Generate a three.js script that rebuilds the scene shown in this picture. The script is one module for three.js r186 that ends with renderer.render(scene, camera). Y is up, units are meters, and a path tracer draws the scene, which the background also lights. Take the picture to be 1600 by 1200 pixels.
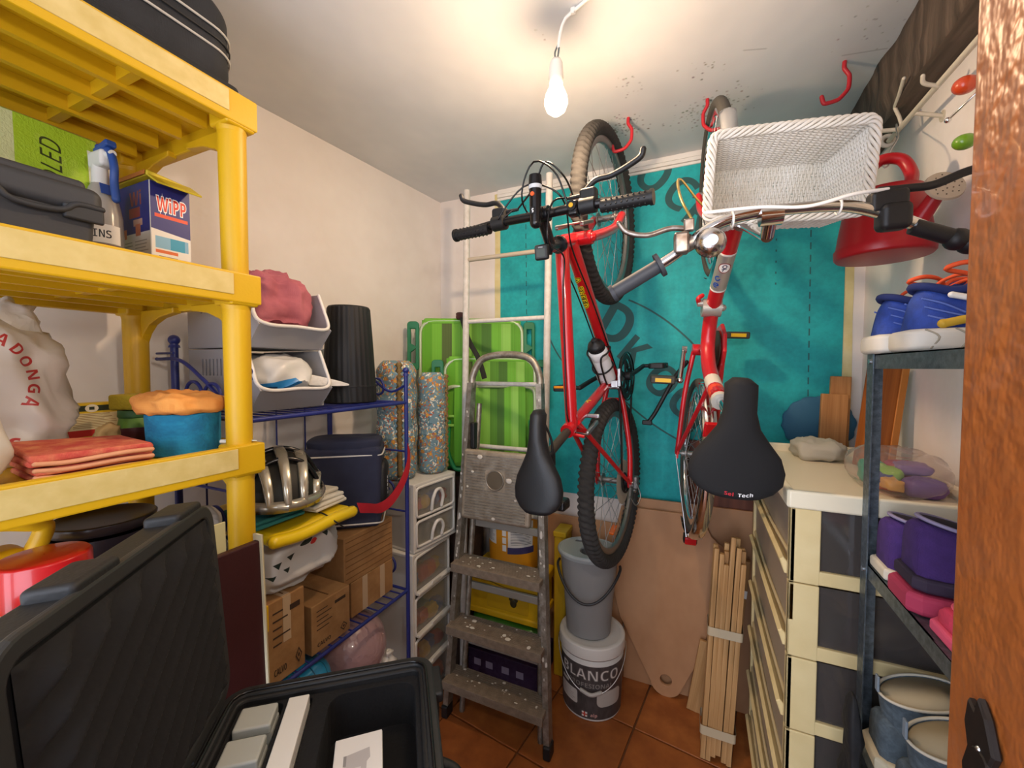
import * as THREE from 'three';
import { RoundedBoxGeometry } from 'three/addons/geometries/RoundedBoxGeometry.js';
import { mergeGeometries, mergeVertices, toCreasedNormals } from 'three/addons/utils/BufferGeometryUtils.js';
import { ImprovedNoise } from 'three/addons/math/ImprovedNoise.js';
import { RectAreaLightUniformsLib } from 'three/addons/lights/RectAreaLightUniformsLib.js';

RectAreaLightUniformsLib.init();
const scene = new THREE.Scene();
scene.background = new THREE.Color(0x000000);
// camera: phone held at 1.4 m in the doorway, turned left and slightly down
const camera = new THREE.PerspectiveCamera(2 * Math.atan(600 / 640) * 180 / Math.PI, 4 / 3, 0.02, 20);
camera.position.set(0, 1.4, 0);
camera.rotation.set(-2.2 * Math.PI / 180, 24.5 * Math.PI / 180, 0, 'YXZ');
const renderer = new THREE.WebGLRenderer({ antialias: true });
renderer.toneMapping = THREE.LinearToneMapping;
renderer.toneMappingExposure = 1.2;
renderer.shadowMap.enabled = true;
// the bare ceiling bulb: its light sits in its glass; the two lights after it are out of view
const BULB = { pos: [-0.345, 2.085, -1.03], color: 0xffdab2, power: 1.35 };
const UNSEEN_LAMP = { pos: [0.163, 1.63, -0.10], color: 0xfff0de, power: 1.1, size: 0.07 };      // unseen lamp beside the camera, placed to light the room from the doorway
const UNSEEN_DAY = { w: 1.5, h: 1.9, x: -0.55, y: 1.15, z: 0.83, color: 0xe2ecff, nits: 2.9 }; // unseen glazed panel behind the camera, placed to give soft cool light

// ---------- helpers ----------
let seed = 7; const rnd = () => { seed = (seed * 16807) % 2147483647; return seed / 2147483647; };
const N3 = new ImprovedNoise(); const nz = (x, y, z = 0) => N3.noise(x + 31.7, y + 17.3, z + 5.1);
const V = (x, y, z) => new THREE.Vector3(x, y, z);
const vec = p => p.isVector3 ? p : V(p[0], p[1], p[2] || 0);
const R = d => d * Math.PI / 180;
const names = {};
const numbered = n => { const k = names[n] = (names[n] ?? -1) + 1; return k ? n + '_' + String(k).padStart(3, '0') : n; };
function flat(g) { const h = g.index ? g.toNonIndexed() : g; for (const k of Object.keys(h.attributes)) if (!['position', 'normal', 'uv'].includes(k)) h.deleteAttribute(k); h.clearGroups?.(); return h; }
function boxUV(g) { // uv in metres, by the way each face points
  const h = flat(g), p = h.attributes.position, n = h.attributes.normal, u = new Float32Array(p.count * 2);
  const a = V(0, 0, 0), b = V(0, 0, 0), c = V(0, 0, 0), m = V(0, 0, 0);
  for (let i = 0; i < p.count; i += 3) {
    a.fromBufferAttribute(p, i); b.fromBufferAttribute(p, i + 1).sub(a); c.fromBufferAttribute(p, i + 2).sub(a); m.crossVectors(b, c);
    const ax = Math.abs(m.x), ay = Math.abs(m.y), az = Math.abs(m.z);
    for (let k = i; k < i + 3; k++) {
      const x = p.getX(k), y = p.getY(k), z = p.getZ(k);
      if (ax >= ay && ax >= az) { u[2 * k] = z; u[2 * k + 1] = y; } else if (ay >= az) { u[2 * k] = x; u[2 * k + 1] = z; } else { u[2 * k] = x; u[2 * k + 1] = y; }
    }
  }
  h.setAttribute('uv', new THREE.BufferAttribute(u, 2)); return h;
}
const J = (...gs) => { const l = gs.flat(9).map(flat); return l.length > 1 ? mergeGeometries(l) : l[0]; };
const keep = g => { g.userData.keepUV = true; return g; };
function obj(name, geo, mat, parent) {
  let g = Array.isArray(geo) ? J(geo) : geo;
  const kp = g.userData.keepUV; if (!kp) g = boxUV(g); else { g = flat(g); }
  const m = new THREE.Mesh(g, mat); m.name = parent ? name : numbered(name); m.castShadow = m.receiveShadow = true; (parent || scene).add(m); return m;
}
function tag(o, label, category, group) { o.userData.label = label; o.userData.category = category; if (group) o.userData.group = group; return o; }
function thing(name, label, category, pos, turn = 0, group) {
  const o = new THREE.Group(); o.name = numbered(name); scene.add(o); tag(o, label, category, group);
  if (pos) { o.position.set(...pos); o.rotation.y = turn; } else o.userData.loose = true; return o;
}
function struct(name, geo, mat, label) { const o = obj(name, geo, mat); o.userData.kind = 'structure'; if (label) o.userData.label = label; return o; }
function settle() { // move the origin of every thing built in room coordinates to its own base
  for (const o of [...scene.children]) {
    if (!o.userData.loose) continue; delete o.userData.loose;
    const b = new THREE.Box3().setFromObject(o), c = b.getCenter(V(0, 0, 0)); c.y = b.min.y;
    for (const k of o.children) k.position.sub(c); o.position.copy(c);
  }
}
// geometry
const at = (g, x = 0, y = 0, z = 0, rx = 0, ry = 0, rz = 0) => { if (rx) g.rotateX(rx); if (rz) g.rotateZ(rz); if (ry) g.rotateY(ry); g.translate(x, y, z); return g; };
const bx = (w, h, d, x = 0, y = 0, z = 0, rx = 0, ry = 0, rz = 0) => at(new THREE.BoxGeometry(w, h, d), x, y, z, rx, ry, rz);
const rb = (w, h, d, r = 0.005, x = 0, y = 0, z = 0, rx = 0, ry = 0, rz = 0, s = 2) => at(new RoundedBoxGeometry(w, h, d, s, Math.min(r, w / 2.02, h / 2.02, d / 2.02)), x, y, z, rx, ry, rz);
function cy(a, b, r, r2 = r, seg = 14, open = false) { a = vec(a); b = vec(b); const d = b.clone().sub(a), g = new THREE.CylinderGeometry(r2, r, d.length(), seg, 1, open); g.applyQuaternion(new THREE.Quaternion().setFromUnitVectors(V(0, 1, 0), d.normalize())); const c = a.clone().add(b).multiplyScalar(.5); g.translate(c.x, c.y, c.z); return g; }
function tb(pts, r, seg, rad = 8, closed = false, tension = .5) { const c = new THREE.CatmullRomCurve3(pts.map(vec), closed, tension === .5 ? 'centripetal' : 'catmullrom', tension); const n = seg || pts.length * 8, g = new THREE.TubeGeometry(c, n, r, rad, closed); if (closed) return g; return J(g, cap(c.getPoint(0), r), cap(c.getPoint(1), r)); }
const cap = (p, r) => at(new THREE.SphereGeometry(r * .999, 8, 6), p.x, p.y, p.z);
const sp = (r, x = 0, y = 0, z = 0, sx = 1, sy = 1, sz = 1, n = 16) => { const g = new THREE.SphereGeometry(r, n, Math.round(n * .7)); g.scale(sx, sy, sz); g.translate(x, y, z); return g; };
const lat = (prof, seg = 32) => new THREE.LatheGeometry(prof.map(p => new THREE.Vector2(p[0], p[1])), seg);
function shp(pts, holes = []) { const s = new THREE.Shape(pts.map(p => new THREE.Vector2(p[0], p[1]))); for (const h of holes) s.holes.push(new THREE.Path(h.map(p => new THREE.Vector2(p[0], p[1])))); return s; }
const ex = (s, d, bev = .002, seg = 1, cs = 8) => { const g = new THREE.ExtrudeGeometry(Array.isArray(s) ? shp(s) : s, { depth: d - 2 * bev, bevelEnabled: bev > 0, bevelSize: bev, bevelThickness: bev, bevelSegments: seg, curveSegments: cs }); g.translate(0, 0, bev); return g; };
const tor = (r, t, x = 0, y = 0, z = 0, rs = 10, ts = 40, arc = Math.PI * 2) => at(new THREE.TorusGeometry(r, t, rs, ts, arc), x, y, z);
const circ = (x, y, r, n = 24) => Array.from({ length: n }, (_, i) => [x + r * Math.cos(-i / n * 2 * Math.PI), y + r * Math.sin(-i / n * 2 * Math.PI)]);
function rrect(w, h, r, n = 5) { const o = []; for (const [cx, cyy, a0] of [[w / 2 - r, h / 2 - r, 0], [-w / 2 + r, h / 2 - r, 90], [-w / 2 + r, -h / 2 + r, 180], [w / 2 - r, -h / 2 + r, 270]]) for (let i = 0; i <= n; i++) { const a = R(a0 + 90 * i / n); o.push([cx + r * Math.cos(a), cyy + r * Math.sin(a)]); } return o; }
function loft(rings, caps = true) { // rings of equal length, each closed
  const n = rings[0].length, pos = [], idx = []; rings.forEach(r => r.forEach(p => { const q = vec(p); pos.push(q.x, q.y, q.z); }));
  for (let i = 0; i < rings.length - 1; i++) for (let k = 0; k < n; k++) { const a = i * n + k, b = i * n + (k + 1) % n, c = a + n, d = b + n; idx.push(a, b, d, a, d, c); }
  if (caps) for (const [ri, flip] of [[0, 1], [rings.length - 1, 0]]) { const c = pos.length / 3, m = rings[ri].reduce((s, p) => s.add(vec(p)), V(0, 0, 0)).multiplyScalar(1 / n); pos.push(m.x, m.y, m.z); for (let k = 0; k < n; k++) { const a = ri * n + k, b = ri * n + (k + 1) % n; flip ? idx.push(c, b, a) : idx.push(c, a, b); } }
  const g = new THREE.BufferGeometry(); g.setAttribute('position', new THREE.Float32BufferAttribute(pos, 3)); g.setIndex(idx); g.computeVertexNormals(); g.setAttribute('uv', new THREE.Float32BufferAttribute(new Float32Array(pos.length / 3 * 2), 2)); return g;
}
function grid(fn, nu, nv) { // surface fn(u, v) -> point
  const pos = [], uv = [], idx = []; for (let j = 0; j <= nv; j++) for (let i = 0; i <= nu; i++) { const p = vec(fn(i / nu, j / nv)); pos.push(p.x, p.y, p.z); uv.push(i / nu, j / nv); }
  for (let j = 0; j < nv; j++) for (let i = 0; i < nu; i++) { const a = j * (nu + 1) + i; idx.push(a, a + 1, a + nu + 2, a, a + nu + 2, a + nu + 1); }
  const g = new THREE.BufferGeometry(); g.setAttribute('position', new THREE.Float32BufferAttribute(pos, 3)); g.setAttribute('uv', new THREE.Float32BufferAttribute(uv, 2)); g.setIndex(idx); g.computeVertexNormals(); return g;
}
function bend(g, fn) { // move vertices, then smooth normals
  const m = mergeVertices((() => { const q = g.clone(); q.deleteAttribute('uv'); q.deleteAttribute('normal'); return q; })(), 1e-5), p = m.attributes.position, v = V(0, 0, 0);
  m.computeVertexNormals(); const n = m.attributes.normal, nn = V(0, 0, 0);
  for (let i = 0; i < p.count; i++) { v.fromBufferAttribute(p, i); nn.fromBufferAttribute(n, i); const q = fn(v, nn) || v; p.setXYZ(i, q.x, q.y, q.z); }
  m.computeVertexNormals(); m.setAttribute('uv', new THREE.BufferAttribute(new Float32Array(p.count * 2), 2)); return m;
}
const fbm = (x, y, z) => nz(x, y, z) + .5 * nz(2 * x, 2 * y, 2 * z) + .25 * nz(4 * x, 4 * y, 4 * z);
const ridge = (x, y, z) => 1 - 2 * Math.abs(nz(x, y, z)) + .5 * (1 - 2 * Math.abs(nz(2.1 * x, 2.1 * y, 2.1 * z)));
function sack(w, h, d, { amp = .02, f = 9, e = .55, base = .0, ridged = true, s = 0, n = 40, top = 1 } = {}) { // crumpled bag or cloth: rounded block with folds, bottom at y = 0
  const g = new THREE.SphereGeometry(1, n, Math.round(n * .75)); const sg = (x, k) => Math.sign(x) * Math.pow(Math.abs(x), k);
  return bend(g, v => { const t = v.clone(); v.set(sg(t.x, e) * w / 2, sg(t.y, e) * h / 2, sg(t.z, e) * d / 2); const k = v.y / h + .5, tp = 1 - (1 - top) * k; v.x *= tp; v.z *= tp;
    const a = amp * (ridged ? ridge(v.x * f + s, v.y * f, v.z * f) - .5 : fbm(v.x * f + s, v.y * f, v.z * f)); v.addScaledVector(t, a); v.y = Math.max(v.y, -h / 2 + base); v.y += h / 2; return v; });
}
function folded(w, h, d, n, { amp = .004, s = 0 } = {}) { // stack of folded cloth layers, bottom at y = 0
  const out = []; for (let i = 0; i < n; i++) { const t = h / n, g = new RoundedBoxGeometry(w * (1 - .04 * rnd()), t * 1.04, d * (1 - .04 * rnd()), 4, t * .5); const dx = (rnd() - .5) * .012, dz = (rnd() - .5) * .012;
    out.push(bend(g, v => { const y0 = v.y; v.y += t * (i + .5) + amp * fbm(v.x * 11 + s, i * .35, v.z * 11) * (i + 1) / n; v.x += dx + .4 * amp * nz(v.z * 20, v.y * 30, s); v.z += dz; v.y = Math.max(v.y, .0004); return v; })); } return out;
}
// textures
function canvasTex(w, h, draw, { repeat, srgb = true } = {}) { const c = document.createElement('canvas'); c.width = w; c.height = h; draw(c.getContext('2d'), w, h); const t = new THREE.CanvasTexture(c); if (srgb) t.colorSpace = THREE.SRGBColorSpace; t.wrapS = t.wrapT = repeat ? THREE.RepeatWrapping : THREE.ClampToEdgeWrapping; if (repeat) t.repeat.set(repeat[0], repeat[1] ?? repeat[0]); return t; }
function dataTex(n, fn, { repeat = [1, 1], srgb = false } = {}) { const a = new Uint8Array(n * n * 4); for (let j = 0; j < n; j++) for (let i = 0; i < n; i++) { const c = fn(i / n, j / n); for (let k = 0; k < 3; k++) a[(j * n + i) * 4 + k] = Math.max(0, Math.min(255, 255 * (c.length ? c[k] : c))); a[(j * n + i) * 4 + 3] = 255; } const t = new THREE.DataTexture(a, n, n); t.wrapS = t.wrapT = THREE.RepeatWrapping; t.magFilter = THREE.LinearFilter; t.minFilter = THREE.LinearFilter; t.repeat.set(...repeat); if (srgb) t.colorSpace = THREE.SRGBColorSpace; t.needsUpdate = true; return t; }
function tile(f, u, v, z = 0) { // noise that repeats over the unit square
  const a = nz(u * f, v * f, z), b = nz((u - 1) * f, v * f, z), c = nz(u * f, (v - 1) * f, z), d = nz((u - 1) * f, (v - 1) * f, z); return (a * (1 - u) + b * u) * (1 - v) + (c * (1 - u) + d * u) * v; }
const rgb = h => { const c = [h >> 16 & 255, h >> 8 & 255, h & 255]; return c.map(x => x / 255); };
const mixc = (a, b, t) => a.map((x, i) => x + (b[i] - x) * Math.max(0, Math.min(1, t)));
const rep = (t, x, y = x) => { const c = t.clone(); c.repeat.set(x, y); c.needsUpdate = true; return c; };
const grain = dataTex(256, (u, v) => .5 + .35 * tile(60, u, v) + .25 * tile(24, u, v, 3), { repeat: [4, 4] });
const lumps = dataTex(256, (u, v) => .5 + .5 * tile(7, u, v) + .3 * tile(15, u, v, 2) + .15 * tile(34, u, v, 4), { repeat: [1.6, 1.6] });
const weave = dataTex(128, (u, v) => .5 + .25 * Math.sin(u * 40 * Math.PI * 2) + .25 * Math.sin(v * 40 * Math.PI * 2), { repeat: [14, 14] });
const crinkle = dataTex(256, (u, v) => .35 + .5 * (1 - Math.abs(tile(6, u, v)) * 2.2) * .6 + .4 * (1 - Math.abs(tile(13, u, v, 6)) * 2.2) * .5, { repeat: [5, 5] });
function blotch(a, b, f = 8, o = {}) { a = rgb(a); b = rgb(b); return dataTex(o.n || 256, (u, v) => mixc(a, b, .5 + (o.k || 1.1) * tile(f, u, v, o.z || 0) + .5 * tile(f * 3.1, u, v, 9) + (o.fine ?? .25) * tile(f * 9, u, v, 5)), { repeat: o.repeat || [1.5, 1.5], srgb: true }); }
function woodTex(a, b, o = {}) { a = rgb(a); b = rgb(b); const f = o.f || 9; return dataTex(256, (u, v) => { const w = tile(3, u, v * .5) * .25; const g = .5 + .5 * Math.sin((u * f + w * 5 + tile(5, u, v * .35, 2)) * 6.28); return mixc(a, b, (o.k || .55) * g + .5 * tile(50, u, v * .12, 4) + .2); }, { repeat: o.repeat || [2, 1], srgb: true }); }
function mat(color, rough = .6, o = {}) {
  const { metal = 0, bump, bs = .0006, ...rest } = o; const C = rest.clearcoat || rest.transmission || rest.sheen || rest.ior ? THREE.MeshPhysicalMaterial : THREE.MeshStandardMaterial;
  const m = new C({ color, roughness: rough, metalness: metal, side: THREE.DoubleSide, ...rest }); if (bump) { m.bumpMap = bump; m.bumpScale = bs; } return m;
}
// shared materials
const M = {
  yellow: mat(0xd4a80f, .45, { bump: grain, bs: .0003 }), strip: mat(0xffffff, .5, { map: blotch(0xdcc683, 0xcdb56c, 20), bump: grain, bs: .0002 }),
  black: mat(0x17181a, .5, { bump: grain, bs: .0003 }), rubber: mat(0x33312f, .85, { bump: grain, bs: .0006 }), blackGloss: mat(0x121214, .25),
  steel: mat(0xc9cccf, .28, { metal: 1 }), chrome: mat(0xe2e4e6, .12, { metal: 1 }), dullSteel: mat(0x9a9a98, .45, { metal: .9, bump: grain, bs: .0003 }), spoke: mat(0xb9bcc0, .3, { metal: 1 }),
  white: mat(0xf1efe9, .5), navy: mat(0x252f78, .4, { bump: grain, bs: .0004 }), redPaint: mat(0xc9141d, .28, { clearcoat: .6 }), redPlastic: mat(0xc41420, .38, {}),
  plasticBag: mat(0xdedcd6, .32, { bump: crinkle, bs: .004 }), cloth: mat(0xd9d4c6, .9, { bump: weave, bs: .0004 }),
};
// ---------- the room ----------
const CEIL = 2.30, BACK = -1.90, RIGHT = 0.545;
const plaster = mat(0xffffff, .92, { map: blotch(0xf1ebe6, 0xe8e0da, 5, { repeat: [.6, .6], k: .8 }), bump: lumps, bs: .003 });
const wall = (a, b, t, y0, y1) => { // upright slab from a to b on plan, thickness t to the left of a->b
  const d = new THREE.Vector2(b[0] - a[0], b[1] - a[1]), L = d.length(), n = new THREE.Vector2(d.y, -d.x).multiplyScalar(1 / L); d.multiplyScalar(1 / L);
  const g = new THREE.BoxGeometry(L, y1 - y0, t); g.rotateY(-Math.atan2(d.y, d.x)); g.translate((a[0] + b[0]) / 2 + n.x * t / 2, (y0 + y1) / 2, (a[1] + b[1]) / 2 + n.y * t / 2); return g; };
struct('wall_left', wall([-1.565, .85], [-1.283, BACK - .12], .12, 0, CEIL), plaster);
struct('wall_back', bx(2.3, CEIL, .12, -.4, CEIL / 2, BACK - .06), plaster);
struct('wall_right', bx(.12, CEIL, 1.56, RIGHT + .06, CEIL / 2, -1.12), plaster);
struct('wall_front', bx(.80, CEIL, .10, .20 + .42, CEIL / 2, -.39), plaster);
struct('wall_hall_right', bx(.12, CEIL, 1.3, 1.06, CEIL / 2, .27), plaster);
struct('wall_hall_back', bx(2.9, CEIL, .12, -.33, CEIL / 2, .90), plaster);
// ceiling with clusters of dark mould specks
const ceilTex = (() => {
  const W = 1024, H = 1024, sx = 2.9, sz = 3.0; const X = x => (x + 1.75) / sx * W, Z = z => (z + 2.05) / sz * H;
  return canvasTex(W, H, g => {
    const im = g.createImageData(W, H); for (let j = 0; j < H; j++) for (let i = 0; i < W; i++) { const u = i / W, v = j / H; const t = .5 + .7 * nz(u * 6, v * 6) + .35 * nz(u * 19, v * 15, 4) + .2 * nz(u * 60, v * 50, 7); const c = mixc([.86, .86, .855], [.80, .805, .81], t); const k = (j * W + i) * 4; for (let q = 0; q < 3; q++) im.data[k + q] = 255 * c[q]; im.data[k + 3] = 255; } g.putImageData(im, 0, 0);
    const speck = (x, z, sxx, szz, n, r) => { for (let i = 0; i < n; i++) { const a = (rnd() + rnd() + rnd() - 1.5) * sxx, b = (rnd() + rnd() + rnd() - 1.5) * szz; g.fillStyle = `rgba(${70 + 40 * rnd()},${66 + 36 * rnd()},${60 + 30 * rnd()},${.2 + .45 * rnd()})`; g.beginPath(); g.arc(X(x + a), Z(z + b), r * (.3 + .75 * rnd()), 0, 7); g.fill(); } };
    speck(-.30, -1.60, .10, .07, 130, 1.5); speck(.02, -1.62, .12, .10, 150, 1.4); speck(-.20, -1.38, .05, .05, 22, 1.3); speck(.0, -1.40, .08, .04, 16, 1.2); speck(.42, -1.42, .1, .1, 26, 1.1); speck(-.41, -1.07, .02, .05, 4, 1.6);
    g.strokeStyle = 'rgba(110,112,112,.5)'; g.lineWidth = 1; g.beginPath(); g.moveTo(X(.1), Z(-1.36)); g.lineTo(X(.16), Z(-1.38)); g.moveTo(X(.36), Z(-1.5)); g.lineTo(X(.47), Z(-1.52)); g.stroke();
  });
})();
{
  const g = bx(2.9, .10, 3.0, -.30, CEIL + .05, -.55), h = flat(g), p = h.attributes.position, u = h.attributes.uv; for (let i = 0; i < p.count; i++) u.setXY(i, (p.getX(i) + 1.75) / 2.9, 1 - (p.getZ(i) + 2.05) / 3.0);
  struct('ceiling', keep(h), mat(0xffffff, .95, { map: ceilTex, bump: rep(lumps, 1.3), bs: .004 }));
}
// terracotta floor: one slab and tiles that stand proud of the joints
const floor = struct('floor', bx(2.9, .10, 3.0, -.33, -.058, -.5), mat(0x6d4528, .95, { bump: grain, bs: .001 }));
{
  const tx = [blotch(0xa8622c, 0x8f4f22, 5, { repeat: [2.4, 2.4] }), blotch(0xb06a33, 0x955426, 5, { repeat: [2.2, 2.2], z: 3 }), blotch(0x9d5a29, 0x84481f, 5, { repeat: [2.6, 2.6], z: 6 })].map(t => mat(0xffffff, .5, { map: t, bump: lumps, bs: .002 }));
  const S = .33, g = rb(S - .006, .012, S - .006, .003), c = Math.cos(R(8)), s = Math.sin(R(8));
  for (let i = -5; i < 6; i++) for (let j = -7; j < 5; j++) {
    const x = -.16 + (i * c - j * s) * S, z = -1.42 + (i * s + j * c) * S * 1.0 + .66; if (x < -1.38 || x > .5 || z < -1.93 || z > .7) continue;
    const t = obj('tile', g, tx[(i * 3 + j * 5 + 40) % 3], floor); t.position.set(x, -.006, z); t.rotation.y = -R(8);
  }
}
struct('baseboard_back', rb(1.80, .075, .012, .003, -.37, .0385, BACK + .006), mat(0xffffff, .5, { map: blotch(0x94806c, 0x7d7266, 9), bump: grain, bs: .0004 }));
// dark timber beam under the ceiling along the right wall
{
  const wood = mat(0xffffff, .85, { map: woodTex(0x67574a, 0x3f342a, { repeat: [3, .8], f: 5 }), bump: rep(lumps, 5, 2), bs: .006 });
  const g = new RoundedBoxGeometry(.12, .18, 1.42, 6, .006); struct('trim_1', bend(at(new THREE.BoxGeometry(.11, .18, 1.42, 4, 6, 60), .53, 2.21, -1.185), v => { const k = v.x < .5 ? 1 : 0; v.x += k * .012 * fbm(v.z * 4, v.y * 14, 1); if (v.y < 2.15) v.y += .012 * fbm(v.z * 3.3, v.x * 9, 8) + .02 * (v.z + 1.2) * .4; return v; }), wood, 'dark rough timber beam in the corner of ceiling and right wall');
}
// varnished door jamb
{
  const wd = mat(0xffffff, .38, { map: blotch(0x985626, 0x8c4e22, 6, { repeat: [2.5, 1.6], k: .6, fine: .1 }), bump: rep(lumps, 7, 5), bs: .003, clearcoat: .2 });
  const j = struct('door_1', J(rb(.035, CEIL, .30, .004, .2175, CEIL / 2, -.318), rb(.09, CEIL, .018, .004, .275, CEIL / 2, -.45)), wd, 'varnished orange wooden door jamb');
  const lm = mat(0x1c1512, .55, { metal: .4, bump: lumps, bs: .004 });
  obj('strike_plate', J(at(ex(shp([[-.012, -.05], [.002, -.055], [.014, -.04], [.012, -.012], [.018, .002], [.008, .022], [.0, .03], [-.003, .018], [-.011, .022], [-.014, .004], [-.009, -.012], [-.015, -.03]]), .006, .0015), .2, .0, 0, 0, -Math.PI / 2), at(ex(rrect(.02, .05, .008), .007, .001), .2, -.03, .006, 0, -Math.PI / 2)), lm, j).position.set(-.001, 1.122, -.414);
  obj('screw', J(sp(.0022, .1935, 1.118, -.41), sp(.0018, .1935, 1.105, -.404)), M.steel, j);
}
// ---------- bicycles (built x forward, y up, z to the rider's right; hung nose up from ceiling hooks) ----------
function hang(o, pos, cols, s) { const m = new THREE.Matrix4().makeBasis(...cols.map(c => V(...c).normalize())); o.quaternion.setFromRotationMatrix(m); o.position.set(...pos); o.scale.setScalar(s); }
function makeWheel(parent, name, r, t, { knob = 0, spokes = 32, tyreMat = M.rubber, rimMat = M.dullSteel, hubW = .05 } = {}) {
  const g = new THREE.TorusGeometry(r - t, t, 16, 340); const ty = bend(g, v => {
    const a = Math.atan2(v.y, v.x), c = V(Math.cos(a) * (r - t), Math.sin(a) * (r - t), 0), d = v.clone().sub(c), out = (d.x * Math.cos(a) + d.y * Math.sin(a)) / t, side = d.z / t;
    const k = Math.floor((a + Math.PI) / (Math.PI * 2) * 170 + .1); const on = (k % 2 === 0) !== (Math.abs(side) < .55); if (knob && out > -.1) v.addScaledVector(d, (on ? 1 : -.35) * knob / t); return v; });
  const w = obj(name, ty, tyreMat, parent), ri = r - 2 * t;
  obj('rim', lat([[ri - .016, -.009], [ri + .004, -.012], [ri + .007, 0], [ri + .004, .012], [ri - .016, .009], [ri - .02, 0], [ri - .016, -.009]], 72).rotateX(Math.PI / 2), rimMat, w);
  obj('hub', J(cy([0, 0, -hubW], [0, 0, hubW], .012), cy([0, 0, -hubW + .012], [0, 0, -hubW + .016], .026, .026, 20), cy([0, 0, hubW - .016], [0, 0, hubW - .012], .026, .026, 20), cy([0, 0, -hubW - .022], [0, 0, hubW + .022], .005)), M.dullSteel, w);
  for (let i = 0; i < spokes; i++) { const a = i / spokes * Math.PI * 2, sd = i % 2 ? 1 : -1, b = a + (i % 4 < 2 ? 1 : -1) * 1.15; obj('spoke', cy([Math.cos(b) * .024, Math.sin(b) * .024, sd * (hubW - .014)], [Math.cos(a) * (ri - .014), Math.sin(a) * (ri - .014), 0], .0011, .0011, 5), M.spoke, w); }
  return w;
}
function saddleGeo(L, hw, noseW, x0, y0, th = .045) {
  const W = [[0, .55], [.04, .78], [.12, .97], [.22, 1], [.34, .9], [.46, .66], [.58, .44], [.72, .32], [.86, .28], [.95, .24], [1, .12]], rings = [];
  for (const [t, k] of W) { const w = Math.max(hw * k, t > .5 ? noseW * (t > .97 ? .5 : 1) : 0), ring = []; for (let i = 0; i < 24; i++) { const a = i / 24 * Math.PI * 2, cz = Math.cos(a), sy = Math.sin(a); ring.push([x0 + L * t, y0 + (sy > 0 ? th * .55 * Math.pow(sy, .7) * (1 - .25 * cz * cz) : -th * .5 * Math.pow(-sy, .6)) + .012 * Math.pow(1 - t, 3) - .012 * (t > .8 ? (t - .8) / .2 : 0), Math.sign(cz) * Math.pow(Math.abs(cz), .8) * w]); } rings.push(ring); }
  return loft(rings);
}
function turned(ha, base, steer) { const ax = V(-Math.cos(ha), Math.sin(ha), 0); return new THREE.Matrix4().makeTranslation(...base).multiply(new THREE.Matrix4().makeRotationAxis(ax, steer)).multiply(new THREE.Matrix4().makeTranslation(-base[0], -base[1], -base[2])); }
const decal = (w, h, px, py, draw) => canvasTex(px, py, draw);

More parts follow.
